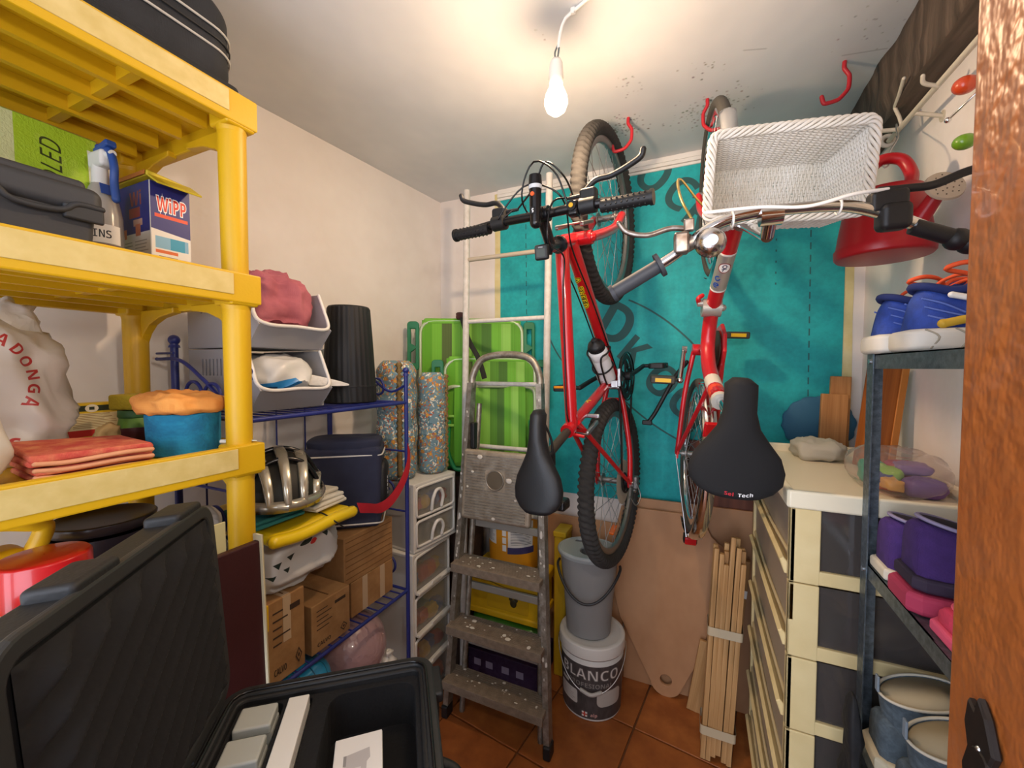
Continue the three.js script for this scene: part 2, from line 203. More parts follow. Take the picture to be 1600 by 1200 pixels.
// red mountain bike
{
  const b = thing('mountain_bike', 'red mountain bike with knobby tyres and black flat handlebar, hung vertically by its front wheel', 'bicycle', [0, 0, 0]);
  const P = M.redPaint, K = M.black;
  const ha = R(71), fhub = [1.05, 0], base = [1.05 - .04 * Math.sin(ha), -.04 * Math.cos(ha), 0], A = (l, f = 0, z = 0) => [base[0] - Math.cos(ha) * l + Math.sin(ha) * f, base[1] + Math.sin(ha) * l + Math.cos(ha) * f, z];
  const st = turned(ha, base, -.033), S = g => J(g).applyMatrix4(st);
  const sc = [.29, .41, 0], bb = [.425, -.03, 0];
  obj('frame', J(cy(A(.385), A(.50), .022), cy(A(.485), sc, .0215, .019), cy(A(.415), bb, .023, .022), cy(bb, [.28, .445, 0], .0175), cy([.425, -.03, -.036], [.425, -.03, .036], .022),
    [-1, 1].map(k => [cy([.30, .40, k * .016], [0, .005, k * .066], .009, .0075), tb([[.41, -.03, k * .02], [.30, -.022, k * .042], [.12, -.01, k * .066], [0, 0, k * .066]], .0105, 20), ex(rrect(.045, .05, .012), .005, .001).translate(.005, .0, k * .066 - .0025)]), cy([.27, .365, -.02], [.27, .365, .02], .008), cy([.33, -.025, -.04], [.33, -.025, .04], .008)), P, b);
  obj('seat_clamp', J(cy([.286, .425, 0], [.279, .449, 0], .0225), cy([.27, .43, .0], [.262, .43, .05], .005)), P, b);
  obj('fork', S(J(cy(A(.375, 0, -.06), A(.375, 0, .06), .022), [-1, 1].map(k => tb([A(.375, 0, k * .058), A(.25, 0, k * .06), A(.1, .008, k * .058), [1.05, 0, k * .056]], .0165, 24, 10)), cy(A(.34), A(.39), .02))), P, b);
  const fw = makeWheel(b, 'front_tyre', .334, .026, { knob: .0035 }); fw.applyMatrix4(st.clone().multiply(new THREE.Matrix4().makeTranslation(1.05, 0, 0)));
  const rw = makeWheel(b, 'rear_tyre', .334, .027, { knob: .004, hubW: .058 });
  obj('wheel_reflector', rb(.012, .055, .02, .004, -.19, .04, .006, 0, 0, .3), mat(0xe0681a, .25, { clearcoat: 1 }), b);
  obj('spoke_disc', lat([[.03, 0], [.085, .002], [.088, .004], [.03, .006]], 40).rotateX(Math.PI / 2).translate(0, 0, .036), mat(0xb9b3a2, .5), b);
  // crank set
  const teeth = (r, n) => { const o = []; for (let i = 0; i < n * 2; i++) { const a = i / (n * 2) * Math.PI * 2, q = r + (i % 2 ? .004 : -.003); o.push([q * Math.cos(a), q * Math.sin(a)]); } return o; };
  const ring = (r, ri, n) => { const s = shp(teeth(r, n), [circ(0, 0, ri, 30)]); return ex(s, .003, .0005); };
  obj('chainrings', J(ring(.088, .07, 42).translate(...bb).translate(0, 0, .052), ring(.07, .05, 34).translate(...bb).translate(0, 0, .044), [0, 1, 2, 3, 4].map(i => bx(.07, .016, .005).translate(.045, 0, 0).rotateZ(i * 1.2566).translate(bb[0], bb[1], .05))), M.black, b);
  obj('chain_guard', tor(.096, .0035, bb[0], bb[1], .058, 6, 60), M.blackGloss, b);
  const cr = k => { const d = k > 0 ? [.035, -.163] : [-.035, .163], z0 = k * .06, z1 = k * .082, e = [bb[0] + d[0], bb[1] + d[1]]; return { e, z1, g: J(cy([bb[0], bb[1], z0 - .008], [bb[0], bb[1], z0 + .012], .017), tb([[bb[0], bb[1], z0 + k * .002], [bb[0] + d[0] * .5, bb[1] + d[1] * .5, k * .074], [e[0], e[1], z1]], .0095, 12, 8)) }; };
  for (const k of [1, -1]) { const c = cr(k); obj('crank', c.g, K, b);
    const fr = shp(rrect(.088, .062, .012), [rrect(.032, .036, .006).map(p => [p[0] - .02, p[1]]), rrect(.022, .036, .006).map(p => [p[0] + .022, p[1]])]);
    const p = obj('pedal', J(ex(fr, .022, .003).rotateY(Math.PI / 2).rotateX(Math.PI / 2).translate(c.e[0] - .011, c.e[1], c.z1 + k * .062), cy([c.e[0], c.e[1], c.z1], [c.e[0], c.e[1], c.z1 + k * .1], .008)), M.black, b);
    if (k < 0) obj('pedal_reflector', rb(.009, .004, .05, .0015, c.e[0] + .006, c.e[1] + .046, c.z1 + k * .062, 0, 0, 0), mat(0xe8931a, .25, { clearcoat: 1 }), p); }
  obj('cassette', J([.05, .044, .038, .032, .027, .022].map((r, i) => cy([0, 0, .034 + i * .0045], [0, 0, .0365 + i * .0045], r, r, 28))), M.black, b);
  obj('chain', tb([[.43, .056, .05], [.2, .047, .05], [.0, .044, .05], [-.035, .02, .05], [-.04, -.02, .05], [-.02, -.045, .05], [.2, -.08, .05], [.43, -.118, .05], [.49, -.09, .05], [.512, -.03, .05], [.49, .03, .05]], .0042, 90, 5, true), mat(0x2a2724, .6, { metal: .6 }), b);
  obj('rear_derailleur', J(rb(.05, .03, .018, .005, -.01, -.045, .078), rb(.018, .06, .014, .005, -.035, -.075, .07, 0, 0, .6), cy([-.03, -.07, .05], [-.03, -.07, .07], .014), tb([[.0, -.03, .08], [-.06, -.03, .10], [-.09, .0, .09], [-.05, .02, .07]], .0025, 20, 6)), M.dullSteel, b);
  obj('front_derailleur', J(rb(.03, .03, .028, .004, .40, .06, .035), rb(.07, .012, .012, .003, .425, .062, .052), cy([.385, .06, .0], [.385, .06, .05], .006)), M.steel, b);
  obj('rear_brake', J([-1, 1].map(k => [rb(.014, .10, .012, .004, .275, .335, k * .04, 0, 0, .25), rb(.014, .014, .05, .004, .31, .31, k * .033)]), cy([.262, .385, -.045], [.262, .385, .045], .0028)), M.steel, b);
  obj('front_brake', S(J([-1, 1].map(k => [rb(.014, .10, .014, .004, ...A(.36, .045, k * .042), 0, 0, .33)]), cy(A(.41, .05, -.045), A(.41, .05, .045), .003))), M.dullSteel, b);
  // cockpit
  const stemT = A(.565), cl = A(.60, .09);
  obj('stem', S(J(cy(A(.50), A(.585), .016), cy(A(.50), A(.515), .026), cy(stemT, cl, .015, .016), cy([cl[0], cl[1], -.024], [cl[0], cl[1], .024], .021))), M.blackGloss, b);
  obj('handlebar', S(tb([[cl[0] - .01, cl[1], -.285], [cl[0], cl[1], -.15], [cl[0], cl[1], 0], [cl[0], cl[1], .15], [cl[0] - .01, cl[1], .285]], .0125, 40, 12)), M.blackGloss, b);
  for (const k of [-1, 1]) {
    const pts = []; const gr = J(cy([cl[0] - .009, cl[1], k * .17], [cl[0] - .0105, cl[1], k * .293], .0165, .0165, 20), cy([cl[0] - .0105, cl[1], k * .29], [cl[0] - .0105, cl[1], k * .298], .019, .019, 20), [0, 1, 2, 3, 4, 5, 6, 7].map(i => [0, 1, 2, 3, 4, 5, 6].map(q => at(new THREE.SphereGeometry(.0026, 6, 4), cl[0] - .0095 + .0165 * Math.cos(q * .9), cl[1] + .0165 * Math.sin(q * .9), k * (.185 + i * .0135)))));
    const gg = obj('grip', S(gr), M.black, b); gg.userData.label = 'black rubber grip';
    obj('brake_lever', S(J(rb(.05, .03, .045, .008, cl[0] + .018, cl[1] - .004, k * .135), cy([cl[0], cl[1], k * .115], [cl[0], cl[1], k * .155], .021), tb([[cl[0] + .035, cl[1] - .006, k * .12], [cl[0] + .062, cl[1] - .01, k * .15], [cl[0] + .066, cl[1] - .012, k * .19], [cl[0] + .078, cl[1] - .008, k * .235], [cl[0] + .092, cl[1] - .002, k * .268], [cl[0] + .104, cl[1], k * .272]], .0075, 36, 8), cy([cl[0] + .03, cl[1] - .006, k * .125], [cl[0] + .03, cl[1] - .006, k * .075], .006, .004))), M.black, b);
  }
  obj('gear_shifter', S(J(rb(.04, .028, .03, .008, cl[0] - .004, cl[1] + .006, .098), cy([cl[0], cl[1] + .02, .098], [cl[0], cl[1] + .026, .098], .013))), M.blackGloss, b);
  obj('shifter_badge', S(cy([cl[0], cl[1] + .026, .098], [cl[0], cl[1] + .028, .098], .006)), mat(0xd8a820, .4), b);
  const lamp = obj('front_light', S(J(cy([cl[0] - .03, cl[1] + .034, 0], [cl[0] + .058, cl[1] + .034, 0], .0155, .0165, 20), cy([cl[0] + .066, cl[1] + .034, 0], [cl[0] + .092, cl[1] + .034, 0], .0185, .0165, 20), sp(.0155, cl[0] - .03, cl[1] + .034, 0), rb(.03, .02, .03, .004, cl[0], cl[1] + .017, 0))), M.blackGloss, b);
  obj('light_lens', S(cy([cl[0] + .056, cl[1] + .034, 0], [cl[0] + .068, cl[1] + .034, 0], .0182, .0182, 20)), mat(0xd5dade, .15, { clearcoat: 1 }), lamp);
  obj('light_switch', S(cy([cl[0] + .04, cl[1] + .049, 0], [cl[0] + .04, cl[1] + .053, 0], .0055)), mat(0xe8622a, .5), lamp);
  { const t = canvasTex(64, 64, (g, w) => { g.fillStyle = '#141416'; g.fillRect(0, 0, w, w); g.fillStyle = '#fff'; g.font = 'bold 52px sans-serif'; g.textAlign = 'center'; g.fillText('5', 32, 50); }); const q = new THREE.PlaneGeometry(.014, .018); q.rotateZ(-Math.PI / 2); q.rotateX(-Math.PI / 2); q.rotateY(Math.PI); q.translate(cl[0] - .002, cl[1] + .0506, 0); const fix = keep(flat(q)); fix.applyMatrix4(st); obj('number_five_print', fix, mat(0xffffff, .4, { map: t }), lamp); }
  obj('cycle_computer', S(J(rb(.043, .016, .043, .007, stemT[0] - .02, stemT[1] + .035, -.012, 0, 0, .1), rb(.025, .03, .025, .004, stemT[0] - .01, stemT[1] + .015, -.006))), M.black, b);
  { const t = canvasTex(128, 128, (g, w) => { g.fillStyle = '#3a3c3e'; g.fillRect(0, 0, w, w); g.fillStyle = '#dfe2e4'; g.font = 'bold 18px sans-serif'; g.textAlign = 'center'; g.fillText('CYCLE', 64, 20); g.fillStyle = '#4d5552'; g.fillRect(14, 30, 100, 84); }); const q = new THREE.PlaneGeometry(.033, .033); q.rotateX(-Math.PI / 2); q.rotateY(Math.PI / 2); q.rotateY(Math.PI); q.rotateZ(.1); q.translate(stemT[0] - .021, stemT[1] + .0438, -.012); const fix = keep(flat(q)); fix.applyMatrix4(st); obj('computer_display', fix, mat(0xffffff, .3, { map: t }), b); }
  const hd = A(.47), cb = M.blackGloss;
  for (const pts of [
    [[cl[0] + .03, cl[1] - .006, -.078], [cl[0] + .075, cl[1] + .01, -.01], [cl[0] + .125, cl[1] + .02, .03], [cl[0] + .09, cl[1], .07], [A(.41, .06)[0], A(.41, .06)[1], .04]],
    [[cl[0] + .03, cl[1] - .006, .078], [cl[0] + .02, cl[1] + .02, .05], [cl[0] - .08, cl[1] + .03, .035], [.80, .49, .026], [.72, .472, .012], [.5, .448, .0], [.31, .435, .0], [.262, .40, .01]],
    [[cl[0], cl[1] + .0, .085], [cl[0] + .09, cl[1] + .03, .06], [cl[0] + .13, cl[1] + .03, .0], [cl[0] + .05, cl[1] + .01, -.05], [.86, .45, -.03], [.74, .30, -.022], [.46, .02, -.02]],
    [[cl[0] + .03, cl[1], -.09], [cl[0] - .0, cl[1] + .02, -.13], [cl[0] + .08, cl[1] + .02, -.03], [cl[0] + .04, cl[1], .06], [.84, .44, .03], [.70, .26, .024], [.46, .0, .022]]]) obj('cable', tb(pts, .0026, 60, 6), cb, b);
  // saddle
  obj('seat_post', cy([.283, .43, 0], [.232, .598, 0], .0135), mat(0x4a4640, .45, { metal: .5 }), b);
  const sd = obj('saddle', saddleGeo(.275, .072, .021, .095, .645), mat(0x18191b, .5, { bump: grain, bs: .0002 }), b);
  obj('saddle_rails', J([-1, 1].map(k => tb([[.13, .622, k * .035], [.2, .604, k * .022], [.28, .604, k * .022], [.33, .622, k * .012]], .0038, 16, 6)), rb(.045, .03, .05, .006, .228, .6, 0)), M.black, sd);
  obj('saddle_light', J(rb(.03, .045, .034, .008, .105, .60, .045), cy([.105, .6, .02], [.16, .61, .02], .006)), M.blackGloss, sd);
  // bottle cage and lettering on the down tube
  const dt = V(A(.415)[0] - bb[0], A(.415)[1] - bb[1], 0), L = dt.length(); dt.normalize(); const nrm = V(-dt.y, dt.x, 0); const DT = (l, n, z = 0) => [bb[0] + dt.x * l + nrm.x * n, bb[1] + dt.y * l + nrm.y * n, z];
  obj('bottle_cage', J(tb([DT(.12, .03, -.022), DT(.12, .06, -.04), DT(.12, .1, -.022), DT(.12, .108, 0), DT(.12, .1, .022), DT(.12, .06, .04), DT(.12, .03, .022)], .0035, 40, 6), tb([DT(.18, .025, -.012), DT(.19, .035, -.039), DT(.195, .075, -.0385), DT(.195, .1, -.022), DT(.12, .106, -.012), DT(.05, .1, -.012), DT(.045, .04, 0)], .0035, 40, 6), tb([DT(.18, .025, .012), DT(.19, .035, .039), DT(.195, .075, .0385), DT(.195, .1, .022), DT(.12, .106, .012), DT(.05, .1, .012), DT(.045, .04, 0)], .0035, 40, 6), rb(.16, .008, .02, .003).applyMatrix4(new THREE.Matrix4().makeRotationZ(Math.atan2(dt.y, dt.x))).translate(...DT(.12, .027))), M.black, b);
  { const t = canvasTex(512, 96, (g, w, h) => { g.clearRect(0, 0, w, h); g.font = 'italic bold 74px sans-serif'; g.lineJoin = 'round'; g.lineWidth = 22; g.strokeStyle = '#f3d21c'; g.textAlign = 'center'; g.strokeText('V\u2736 SPEED', 256, 74); g.lineWidth = 12; g.strokeStyle = '#111'; g.strokeText('V\u2736 SPEED', 256, 74); g.fillStyle = '#f6d820'; g.fillText('V\u2736 SPEED', 256, 74); });
    const r = .0246, q = grid((u, v) => { const a = R(20) + (v - .5) * 1.5, l = L - .08 - u * .2; return DT(l, Math.cos(a) * r, -Math.sin(a) * r * 1); }, 30, 8); obj('down_tube_lettering', keep(q), mat(0xffffff, .35, { map: t, transparent: true, alphaTest: .5 }), b); }
  { const sdv = V(.28 - bb[0], .445 - bb[1], 0).normalize(), n2 = V(-sdv.y, sdv.x, 0); const t = canvasTex(96, 96, g => { g.clearRect(0, 0, 96, 96); g.strokeStyle = '#f3c81c'; g.lineWidth = 15; g.beginPath(); g.moveTo(18, 20); g.quadraticCurveTo(48, 60, 80, 70); g.moveTo(70, 14); g.quadraticCurveTo(40, 40, 26, 84); g.stroke(); }); const r = .0182; const q = grid((u, v) => { const a = R(15) + (v - .5) * 1.9, l = .30 + (u - .5) * .04; return [bb[0] + sdv.x * l + n2.x * Math.cos(a) * r * -1, bb[1] + sdv.y * l + n2.y * Math.cos(a) * r * -1, Math.sin(a) * r * -1]; }, 8, 8); obj('frame_logo', keep(q), mat(0xffffff, .4, { map: t, transparent: true, alphaTest: .5 }), b); }
  const cols = [[-.0261, .9990, .0353], [-.1185, -.0382, .9922], [.9926, .0217, .1194]], pos = [-.288, .974, -1.562]; hang(b, pos, cols, .929);
  // the bottle sits in the cage: a thing of its own, with the bike's turn
  const bt = thing('water_bottle', 'white sports bottle with black cap and orange print in the bottle cage', 'bottle', [0, 0, 0]);
  const prof = [[.001, 0], [.033, 0], [.0365, .004], [.0365, .10], [.032, .115], [.0325, .122], [.0365, .132], [.0365, .15], [.03, .165], [.001, .167]];
  obj('bottle_body', lat(prof, 36), mat(0xe9eaea, .4), bt);
  obj('bottle_cap', J(lat([[.001, .163], [.0315, .163], [.0315, .18], [.027, .192], [.012, .196], [.012, .208], [.009, .212], [.001, .212]], 32), Array.from({ length: 24 }, (_, i) => bx(.002, .015, .002).translate(.0318, .172, 0).rotateY(i / 24 * Math.PI * 2))), mat(0x1b1c1e, .5), bt);
  { const t = canvasTex(256, 256, (g) => { g.clearRect(0, 0, 256, 256); g.strokeStyle = '#d96a1c'; g.lineWidth = 12; g.beginPath(); g.arc(125, 70, 22, 0, 6.3); g.moveTo(100, 100); g.lineTo(150, 60); g.moveTo(90, 130); g.lineTo(170, 130); g.stroke(); g.fillStyle = '#c8531a'; g.font = 'bold 34px sans-serif'; g.textAlign = 'center'; g.fillText('\u2234\u2261\u2234', 128, 190); g.fillStyle = '#8d5b4a'; g.fillRect(70, 215, 116, 7); g.fillRect(80, 230, 96, 7); });
    obj('bottle_print', keep(grid((u, v) => { const a = R(-60) + u * 1.9; return [Math.sin(a) * .0369, .008 + v * .088, Math.cos(a) * .0369]; }, 20, 2).rotateY(R(-30))), mat(0xffffff, .5, { map: t, transparent: true, alphaTest: .4 }), bt); }
  { const o = V(...DT(.05, .064)).multiplyScalar(.929).applyQuaternion(b.quaternion).add(b.position); const d = V(dt.x, dt.y, 0).applyQuaternion(b.quaternion); bt.position.copy(o); bt.quaternion.setFromUnitVectors(V(0, 1, 0), d); bt.scale.setScalar(.9); }
}

// red step-through city bike
{
  const b = thing('city_bike', 'red step-through bike with chrome mudguards and swept handlebar, hung vertically beside the mountain bike', 'bicycle', [0, 0, 0]);
  const P = mat(0xbf1722, .34, { clearcoat: .4 }), K = M.black;
  const ha = R(70), base = [.98 - .05 * Math.sin(ha), -.05 * Math.cos(ha), 0], A = (l, f = 0, z = 0) => [base[0] - Math.cos(ha) * l + Math.sin(ha) * f, base[1] + Math.sin(ha) * l + Math.cos(ha) * f, z];
  const st = turned(ha, base, .082), S = g => J(g).applyMatrix4(st), bb = [.41, -.01, 0];
  const hA = A(.44), hin = [.56, .135, 0], l0 = V(...hA), l1 = V(...hin), mid = t => l0.clone().lerp(l1, t).toArray();
  const fr = obj('frame', J(cy(A(.34), A(.49), .021), cy(hA, hin, .024), tb([hin, [.50, .105, 0], [.43, .10, 0], [.37, .14, 0], [.32, .23, .0], [.295, .30, 0], [.28, .36, 0]], .024, 48, 14), cy([.43, .10, 0], bb, .02), cy([bb[0], bb[1], -.036], [bb[0], bb[1], .036], .022),
    [-1, 1].map(k => [tb([[.40, -.01, k * .03], [.25, -.008, k * .05], [0, 0, k * .064]], .0095, 20), cy([.30, .29, k * .018], [.005, .005, k * .064], .0075), bx(.04, .045, .005, .003, 0, k * .064)])), P, b);
  const silver = mat(0xb9b7b0, .4, { metal: .6, bump: grain, bs: .0003 }), ringW = mat(0xe9e5dd, .5);
  obj('silver_tube_sleeve', cy(mid(.30), mid(.72), .0248), silver, fr);
  for (const t of [.30, .72]) obj('white_band', cy(mid(t - .008), mid(t + .008), .0253), ringW, fr);
  { const a = V(...hin).sub(V(...hA)).normalize(), n = V(-a.y, a.x, 0).multiplyScalar(-1); const t = canvasTex(256, 512, (g, w, h) => { g.clearRect(0, 0, w, h); g.fillStyle = '#efece6'; g.beginPath(); g.ellipse(128, 110, 80, 78, 0, 0, 7); g.fill(); g.strokeStyle = '#8c2a2c'; g.lineWidth = 12; g.stroke(); g.strokeStyle = '#23264a'; g.lineWidth = 12; g.beginPath(); g.arc(128, 85, 26, 0, 7); g.moveTo(128, 110); g.lineTo(110, 165); g.moveTo(96, 130); g.lineTo(160, 120); g.stroke(); g.strokeStyle = '#2b55a8'; g.lineWidth = 20; g.beginPath(); g.arc(70, 300, 34, 0, 5.2); g.stroke(); g.beginPath(); g.arc(70, 420, 34, 1, 6.2); g.moveTo(50, 420); g.lineTo(110, 420); g.stroke(); });
    obj('sleeve_emblem', keep(grid((u, v) => { const an = (u - .5) * 2.2 - .1, q = V(...mid(.36)).lerp(V(...mid(.70)), 1 - v); return [q.x + n.x * Math.cos(an) * .0252, q.y + n.y * Math.cos(an) * .0252, Math.sin(an) * .0252]; }, 16, 4)), mat(0xffffff, .4, { map: t, transparent: true, alphaTest: .5 }), fr); }
  obj('hinge', J(cy([.56, .135, -.034], [.56, .135, .026], .031, .031, 28), cy([.575, .14, -.05], [.575, .14, -.03], .012), sp(.012, .56, .135, .032)), silver, b);
  obj('hinge_lever', tb([[.575, .14, -.045], [.59, .155, -.05], [.6, .15, -.038]], .008, 12), P, b);
  obj('seat_tube_label', cy([.318, .235, 0], [.297, .295, 0], .0248), mat(0xd9d2c4, .5), b); obj('seat_tube_ring', cy([.275, .375, 0], [.27, .395, 0], .026), mat(0xc9c4b8, .4), b);
  obj('seat_clamp', cy([.293, .305, 0], [.28, .355, 0], .0245), mat(0xe04a2c, .45), b);
  obj('fork', S(J(cy(A(.33, 0, -.05), A(.33, 0, .05), .018), [-1, 1].map(k => tb([A(.33, 0, k * .05), A(.2, 0, k * .052), A(.07, .012, k * .052), [.98, 0, k * .05]], .012, 20, 8)))), P, b);
  const tm = mat(0x4a463f, .8, { bump: grain, bs: .0006 });
  const fw = makeWheel(b, 'front_tyre', .30, .0185, { spokes: 36, rimMat: M.chrome, tyreMat: tm }); fw.applyMatrix4(st.clone().multiply(new THREE.Matrix4().makeTranslation(.98, 0, 0)));
  makeWheel(b, 'rear_tyre', .30, .0185, { spokes: 36, rimMat: M.chrome, tyreMat: tm });
  const guard = (r, a0, a1) => { const n = 48, prof = [[-.024, -.012], [-.022, -.002], [-.012, .004], [0, .006], [.012, .004], [.022, -.002], [.024, -.012], [.0225, -.012], [.0205, -.003], [.0115, .0022], [0, .0042], [-.0115, .0022], [-.0205, -.003], [-.0225, -.012]]; const rings = []; for (let i = 0; i <= n; i++) { const a = R(a0 + (a1 - a0) * i / n); rings.push(prof.map(p => [Math.cos(a) * (r + p[1]), Math.sin(a) * (r + p[1]), p[0]])); } return loft(rings); };
  obj('rear_mudguard', guard(.314, 20, 195), M.chrome, b);
  obj('front_mudguard', S(guard(.314, 60, 200).translate(.98, 0, 0)), M.chrome, b);
  obj('mudguard_stay', J([-1, 1].map(k => cy([0, 0, k * .07], [-.285, .13, k * .026], .0022, .0022, 6))), M.steel, b);
  obj('front_mudguard_stay', S(J([-1, 1].map(k => cy([.98, 0, k * .06], [.98 - .25, .19, k * .026], .0022, .0022, 6)))), M.steel, b);
  const rl = obj('tail_light', rb(.035, .03, .05, .005, -.325, .05, 0, 0, 0, .1), M.black, b); obj('red_lens', rb(.028, .012, .042, .004, -.329, .068, 0, 0, 0, .1), mat(0xb3121a, .2, { clearcoat: 1 }), rl);
  const rr = obj('rear_reflector', rb(.05, .014, .05, .004, .17, .325, .0, 0, 0, .4), mat(0xd01a1e, .22, { clearcoat: 1 }), b); obj('reflector_frame', rb(.056, .01, .056, .004, .168, .317, .0, 0, 0, .4), M.redPlastic, rr);
  obj('orange_reflector', rb(.05, .006, .02, .003, .08, .328, -.012, 0, 0, .3), mat(0xe08a1c, .25, { clearcoat: 1 }), b);
  // drive
  obj('chain_guard', J(ex(shp([[-.085, 0], [-.07, .07], [0, .098], [.06, .08], [.095, .02], [.08, -.055], [.03, -.09], [-.05, -.075]].map(p => p)), .014, .005, 2).translate(bb[0], bb[1], .052), ex([[0, .085], [-.38, .045], [-.385, .03], [0, .05]], .014, .004).translate(bb[0], bb[1], .052)), P, b);
  obj('chainring', cy([bb[0], bb[1], .046], [bb[0], bb[1], .05], .075, .075, 40), mat(0x4b3d31, .6, { metal: .6 }), b);
  for (const k of [1, -1]) { const d = k > 0 ? [.06, -.145] : [-.11, .115], e = [bb[0] + d[0], bb[1] + d[1]], z0 = k * .066, z1 = k * .085;
    obj('crank', J(tb([[bb[0], bb[1], z0], [e[0], e[1], z1]], .009, 6, 8), cy([bb[0], bb[1], z0 - .008], [bb[0], bb[1], z0 + .01], .015), sp(.012, e[0], e[1], z1)), M.chrome, b);
    const p = obj('pedal', J(rb(.028, .07, .085, .006, e[0], e[1], z1 + k * .06), cy([e[0], e[1], z1], [e[0], e[1], z1 + k * .1], .006)), mat(0x33332f, .6), b);
    obj('pedal_reflector', rb(.014, .004, .055, .001, e[0], e[1] + .036, z1 + k * .06), mat(0xdcb31c, .3, { clearcoat: .6 }), p); }
  obj('kickstand', J(tb([[.36, -.03, -.05], [.3, -.05, -.085], [.14, -.06, -.155], [.105, -.06, -.175]], .0085, 20), rb(.02, .016, .04, .005, .1, -.06, -.182)), M.black, b);
  // handlebar
  const cl = A(.78, .04), hb = .297;
  obj('stem', S(J(cy(A(.47), A(.77), .0125), cy(A(.49), A(.51), .021), cy(A(.765), cl, .013), cy([cl[0], cl[1], -.02], [cl[0], cl[1], .02], .018))), M.chrome, b);
  const bar = [[cl[0] - .115, cl[1] + .0, -hb], [cl[0] - .06, cl[1] + .0, -.19], [cl[0] - .005, cl[1] + .005, -.105], [cl[0] + .01, cl[1], -.03], [cl[0] + .01, cl[1], .04], [cl[0] - .0, cl[1] + .004, .13], [cl[0] - .03, cl[1] + .0, .205], [cl[0] - .085, cl[1] + .0, .30]];
  obj('handlebar', S(tb(bar, .0115, 70, 12)), M.chrome, b);
  const gripL = obj('left_grip', S(J(cy([cl[0] - .075, cl[1], -.215], [cl[0] - .125, cl[1], -.312], .0155, .0165, 18), cy([cl[0] - .072, cl[1], -.21], [cl[0] - .076, cl[1], -.218], .027, .027, 22), cy([cl[0] - .125, cl[1], -.312], [cl[0] - .129, cl[1], -.32], .021, .019, 20))), mat(0x3a3d44, .6), b);
  obj('right_grip', S(J(cy([cl[0] - .05, cl[1], .232], [cl[0] - .09, cl[1], .318], .0145, .0145, 18), sp(.021, cl[0] - .09, cl[1], .318), sp(.02, cl[0] - .082, cl[1], .298), rb(.05, .04, .05, .012, cl[0] - .03, cl[1] + .004, .2, 0, 0, 0))), M.black, b);
  obj('right_brake_lever', S(J(rb(.04, .03, .06, .008, cl[0] - .0, cl[1] + .0, .192), tb([[cl[0] + .022, cl[1], .18], [cl[0] + .02, cl[1], .225], [cl[0] + .02, cl[1], .26], [cl[0] + .035, cl[1], .305], [cl[0] + .042, cl[1], .34]], .0075, 24))), M.black, b);
  obj('left_brake_lever', S(J(rb(.045, .035, .03, .006, cl[0] - .035, cl[1] + .01, -.17), cy([cl[0] - .03, cl[1], -.145], [cl[0] - .042, cl[1], -.17], .017), tb([[cl[0] - .005, cl[1], -.15], [cl[0] + .004, cl[1] - .01, -.19], [cl[0] - .004, cl[1] - .012, -.24], [cl[0] + .01, cl[1] - .012, -.285], [cl[0] + .03, cl[1] - .01, -.30]], .006, 28), rb(.025, .02, .02, .003, cl[0] + .0, cl[1] + .014, -.155))), mat(0xffffff, .4, { metal: .8, map: blotch(0xb4b3b0, 0x5a4436, 12) }), b);
  const bell = obj('bell', S(J(lat([[.0001, .03], [.012, .0295], [.022, .024], [.028, .014], [.0295, .004], [.031, .002], [.03, .0]], 36).translate(cl[0] - .042, cl[1] + .02, -.115), cy([cl[0] - .03, cl[1], -.118], [cl[0] - .042, cl[1] + .025, -.115], .006))), mat(0xdadadb, .22, { metal: 1 }), b);
  obj('bell_centre', S(cy([cl[0] - .042, cl[1] + .047, -.115], [cl[0] - .042, cl[1] + .0505, -.115], .011, .011, 24)), mat(0xb8d3e2, .35), bell);
  obj('brake_cable', S(tb([[cl[0] + .02, cl[1] + .02, -.125], [cl[0] + .01, cl[1] + .045, -.03], [cl[0] - .0, cl[1] + .045, .05], [cl[0] + .015, cl[1] + .03, .13], [cl[0] + .022, cl[1] + .005, .19]], .0034, 50, 8)), M.white, b);
  obj('front_brake_cable', S(tb([[cl[0] + .015, cl[1] + .01, -.15], [cl[0] + .06, cl[1] - .02, -.165], [.88, .50, -.15], [.84, .40, -.09], [.80, .36, -.03]], .003, 40, 6)), mat(0xb19a58, .4, { metal: .7 }), b);
  obj('front_caliper', S(J(rb(.02, .06, .09, .008, ...A(.36, .03)), rb(.05, .03, .02, .005, ...A(.37, .06, -.035)))), M.dullSteel, b);
  obj('cable_tie', S(J([-.07, .115].map(z => tor(.0155, .002, cl[0] + .004, cl[1], z, 6, 20)))), M.white, b);
  // saddle
  obj('seat_post', cy([.285, .34, 0], [.235, .585, 0], .0125), M.chrome, b);
  const sd = obj('saddle', saddleGeo(.285, .108, .036, .075, .615, .06), mat(0x141416, .85, { bump: weave, bs: .0003 }), b);
  obj('saddle_rails', J([-1, 1].map(k => tb([[.12, .585, k * .04], [.2, .572, k * .024], [.3, .585, k * .014]], .0038, 16, 6)), rb(.04, .03, .05, .005, .236, .572, 0)), M.black, sd);
  { const t = canvasTex(256, 64, (g, w, h) => { g.clearRect(0, 0, w, h); g.font = 'bold 46px sans-serif'; g.textBaseline = 'middle'; g.fillStyle = '#e8e8e8'; g.fillText('Tech', 128, 34); g.fillStyle = '#c22030'; g.fillText('Sel', 40, 34); });
    obj('saddle_lettering', keep(grid((u, v) => { const z = (u - .5) * .085; return [.079 + .017 * v + .006 * Math.abs(z / .05) ** 2, .6635 + .0015 * v - .0078 * Math.abs(z / .045) ** 2, z]; }, 12, 2)), mat(0xffffff, .6, { map: t, transparent: true, alphaTest: .4 }), sd); }
  hang(b, [-.009, 1.092, -1.597], [[.055, .9963, .0663], [.1412, -.0735, .9873], [.9885, -.0449, -.1447]], .909);
}
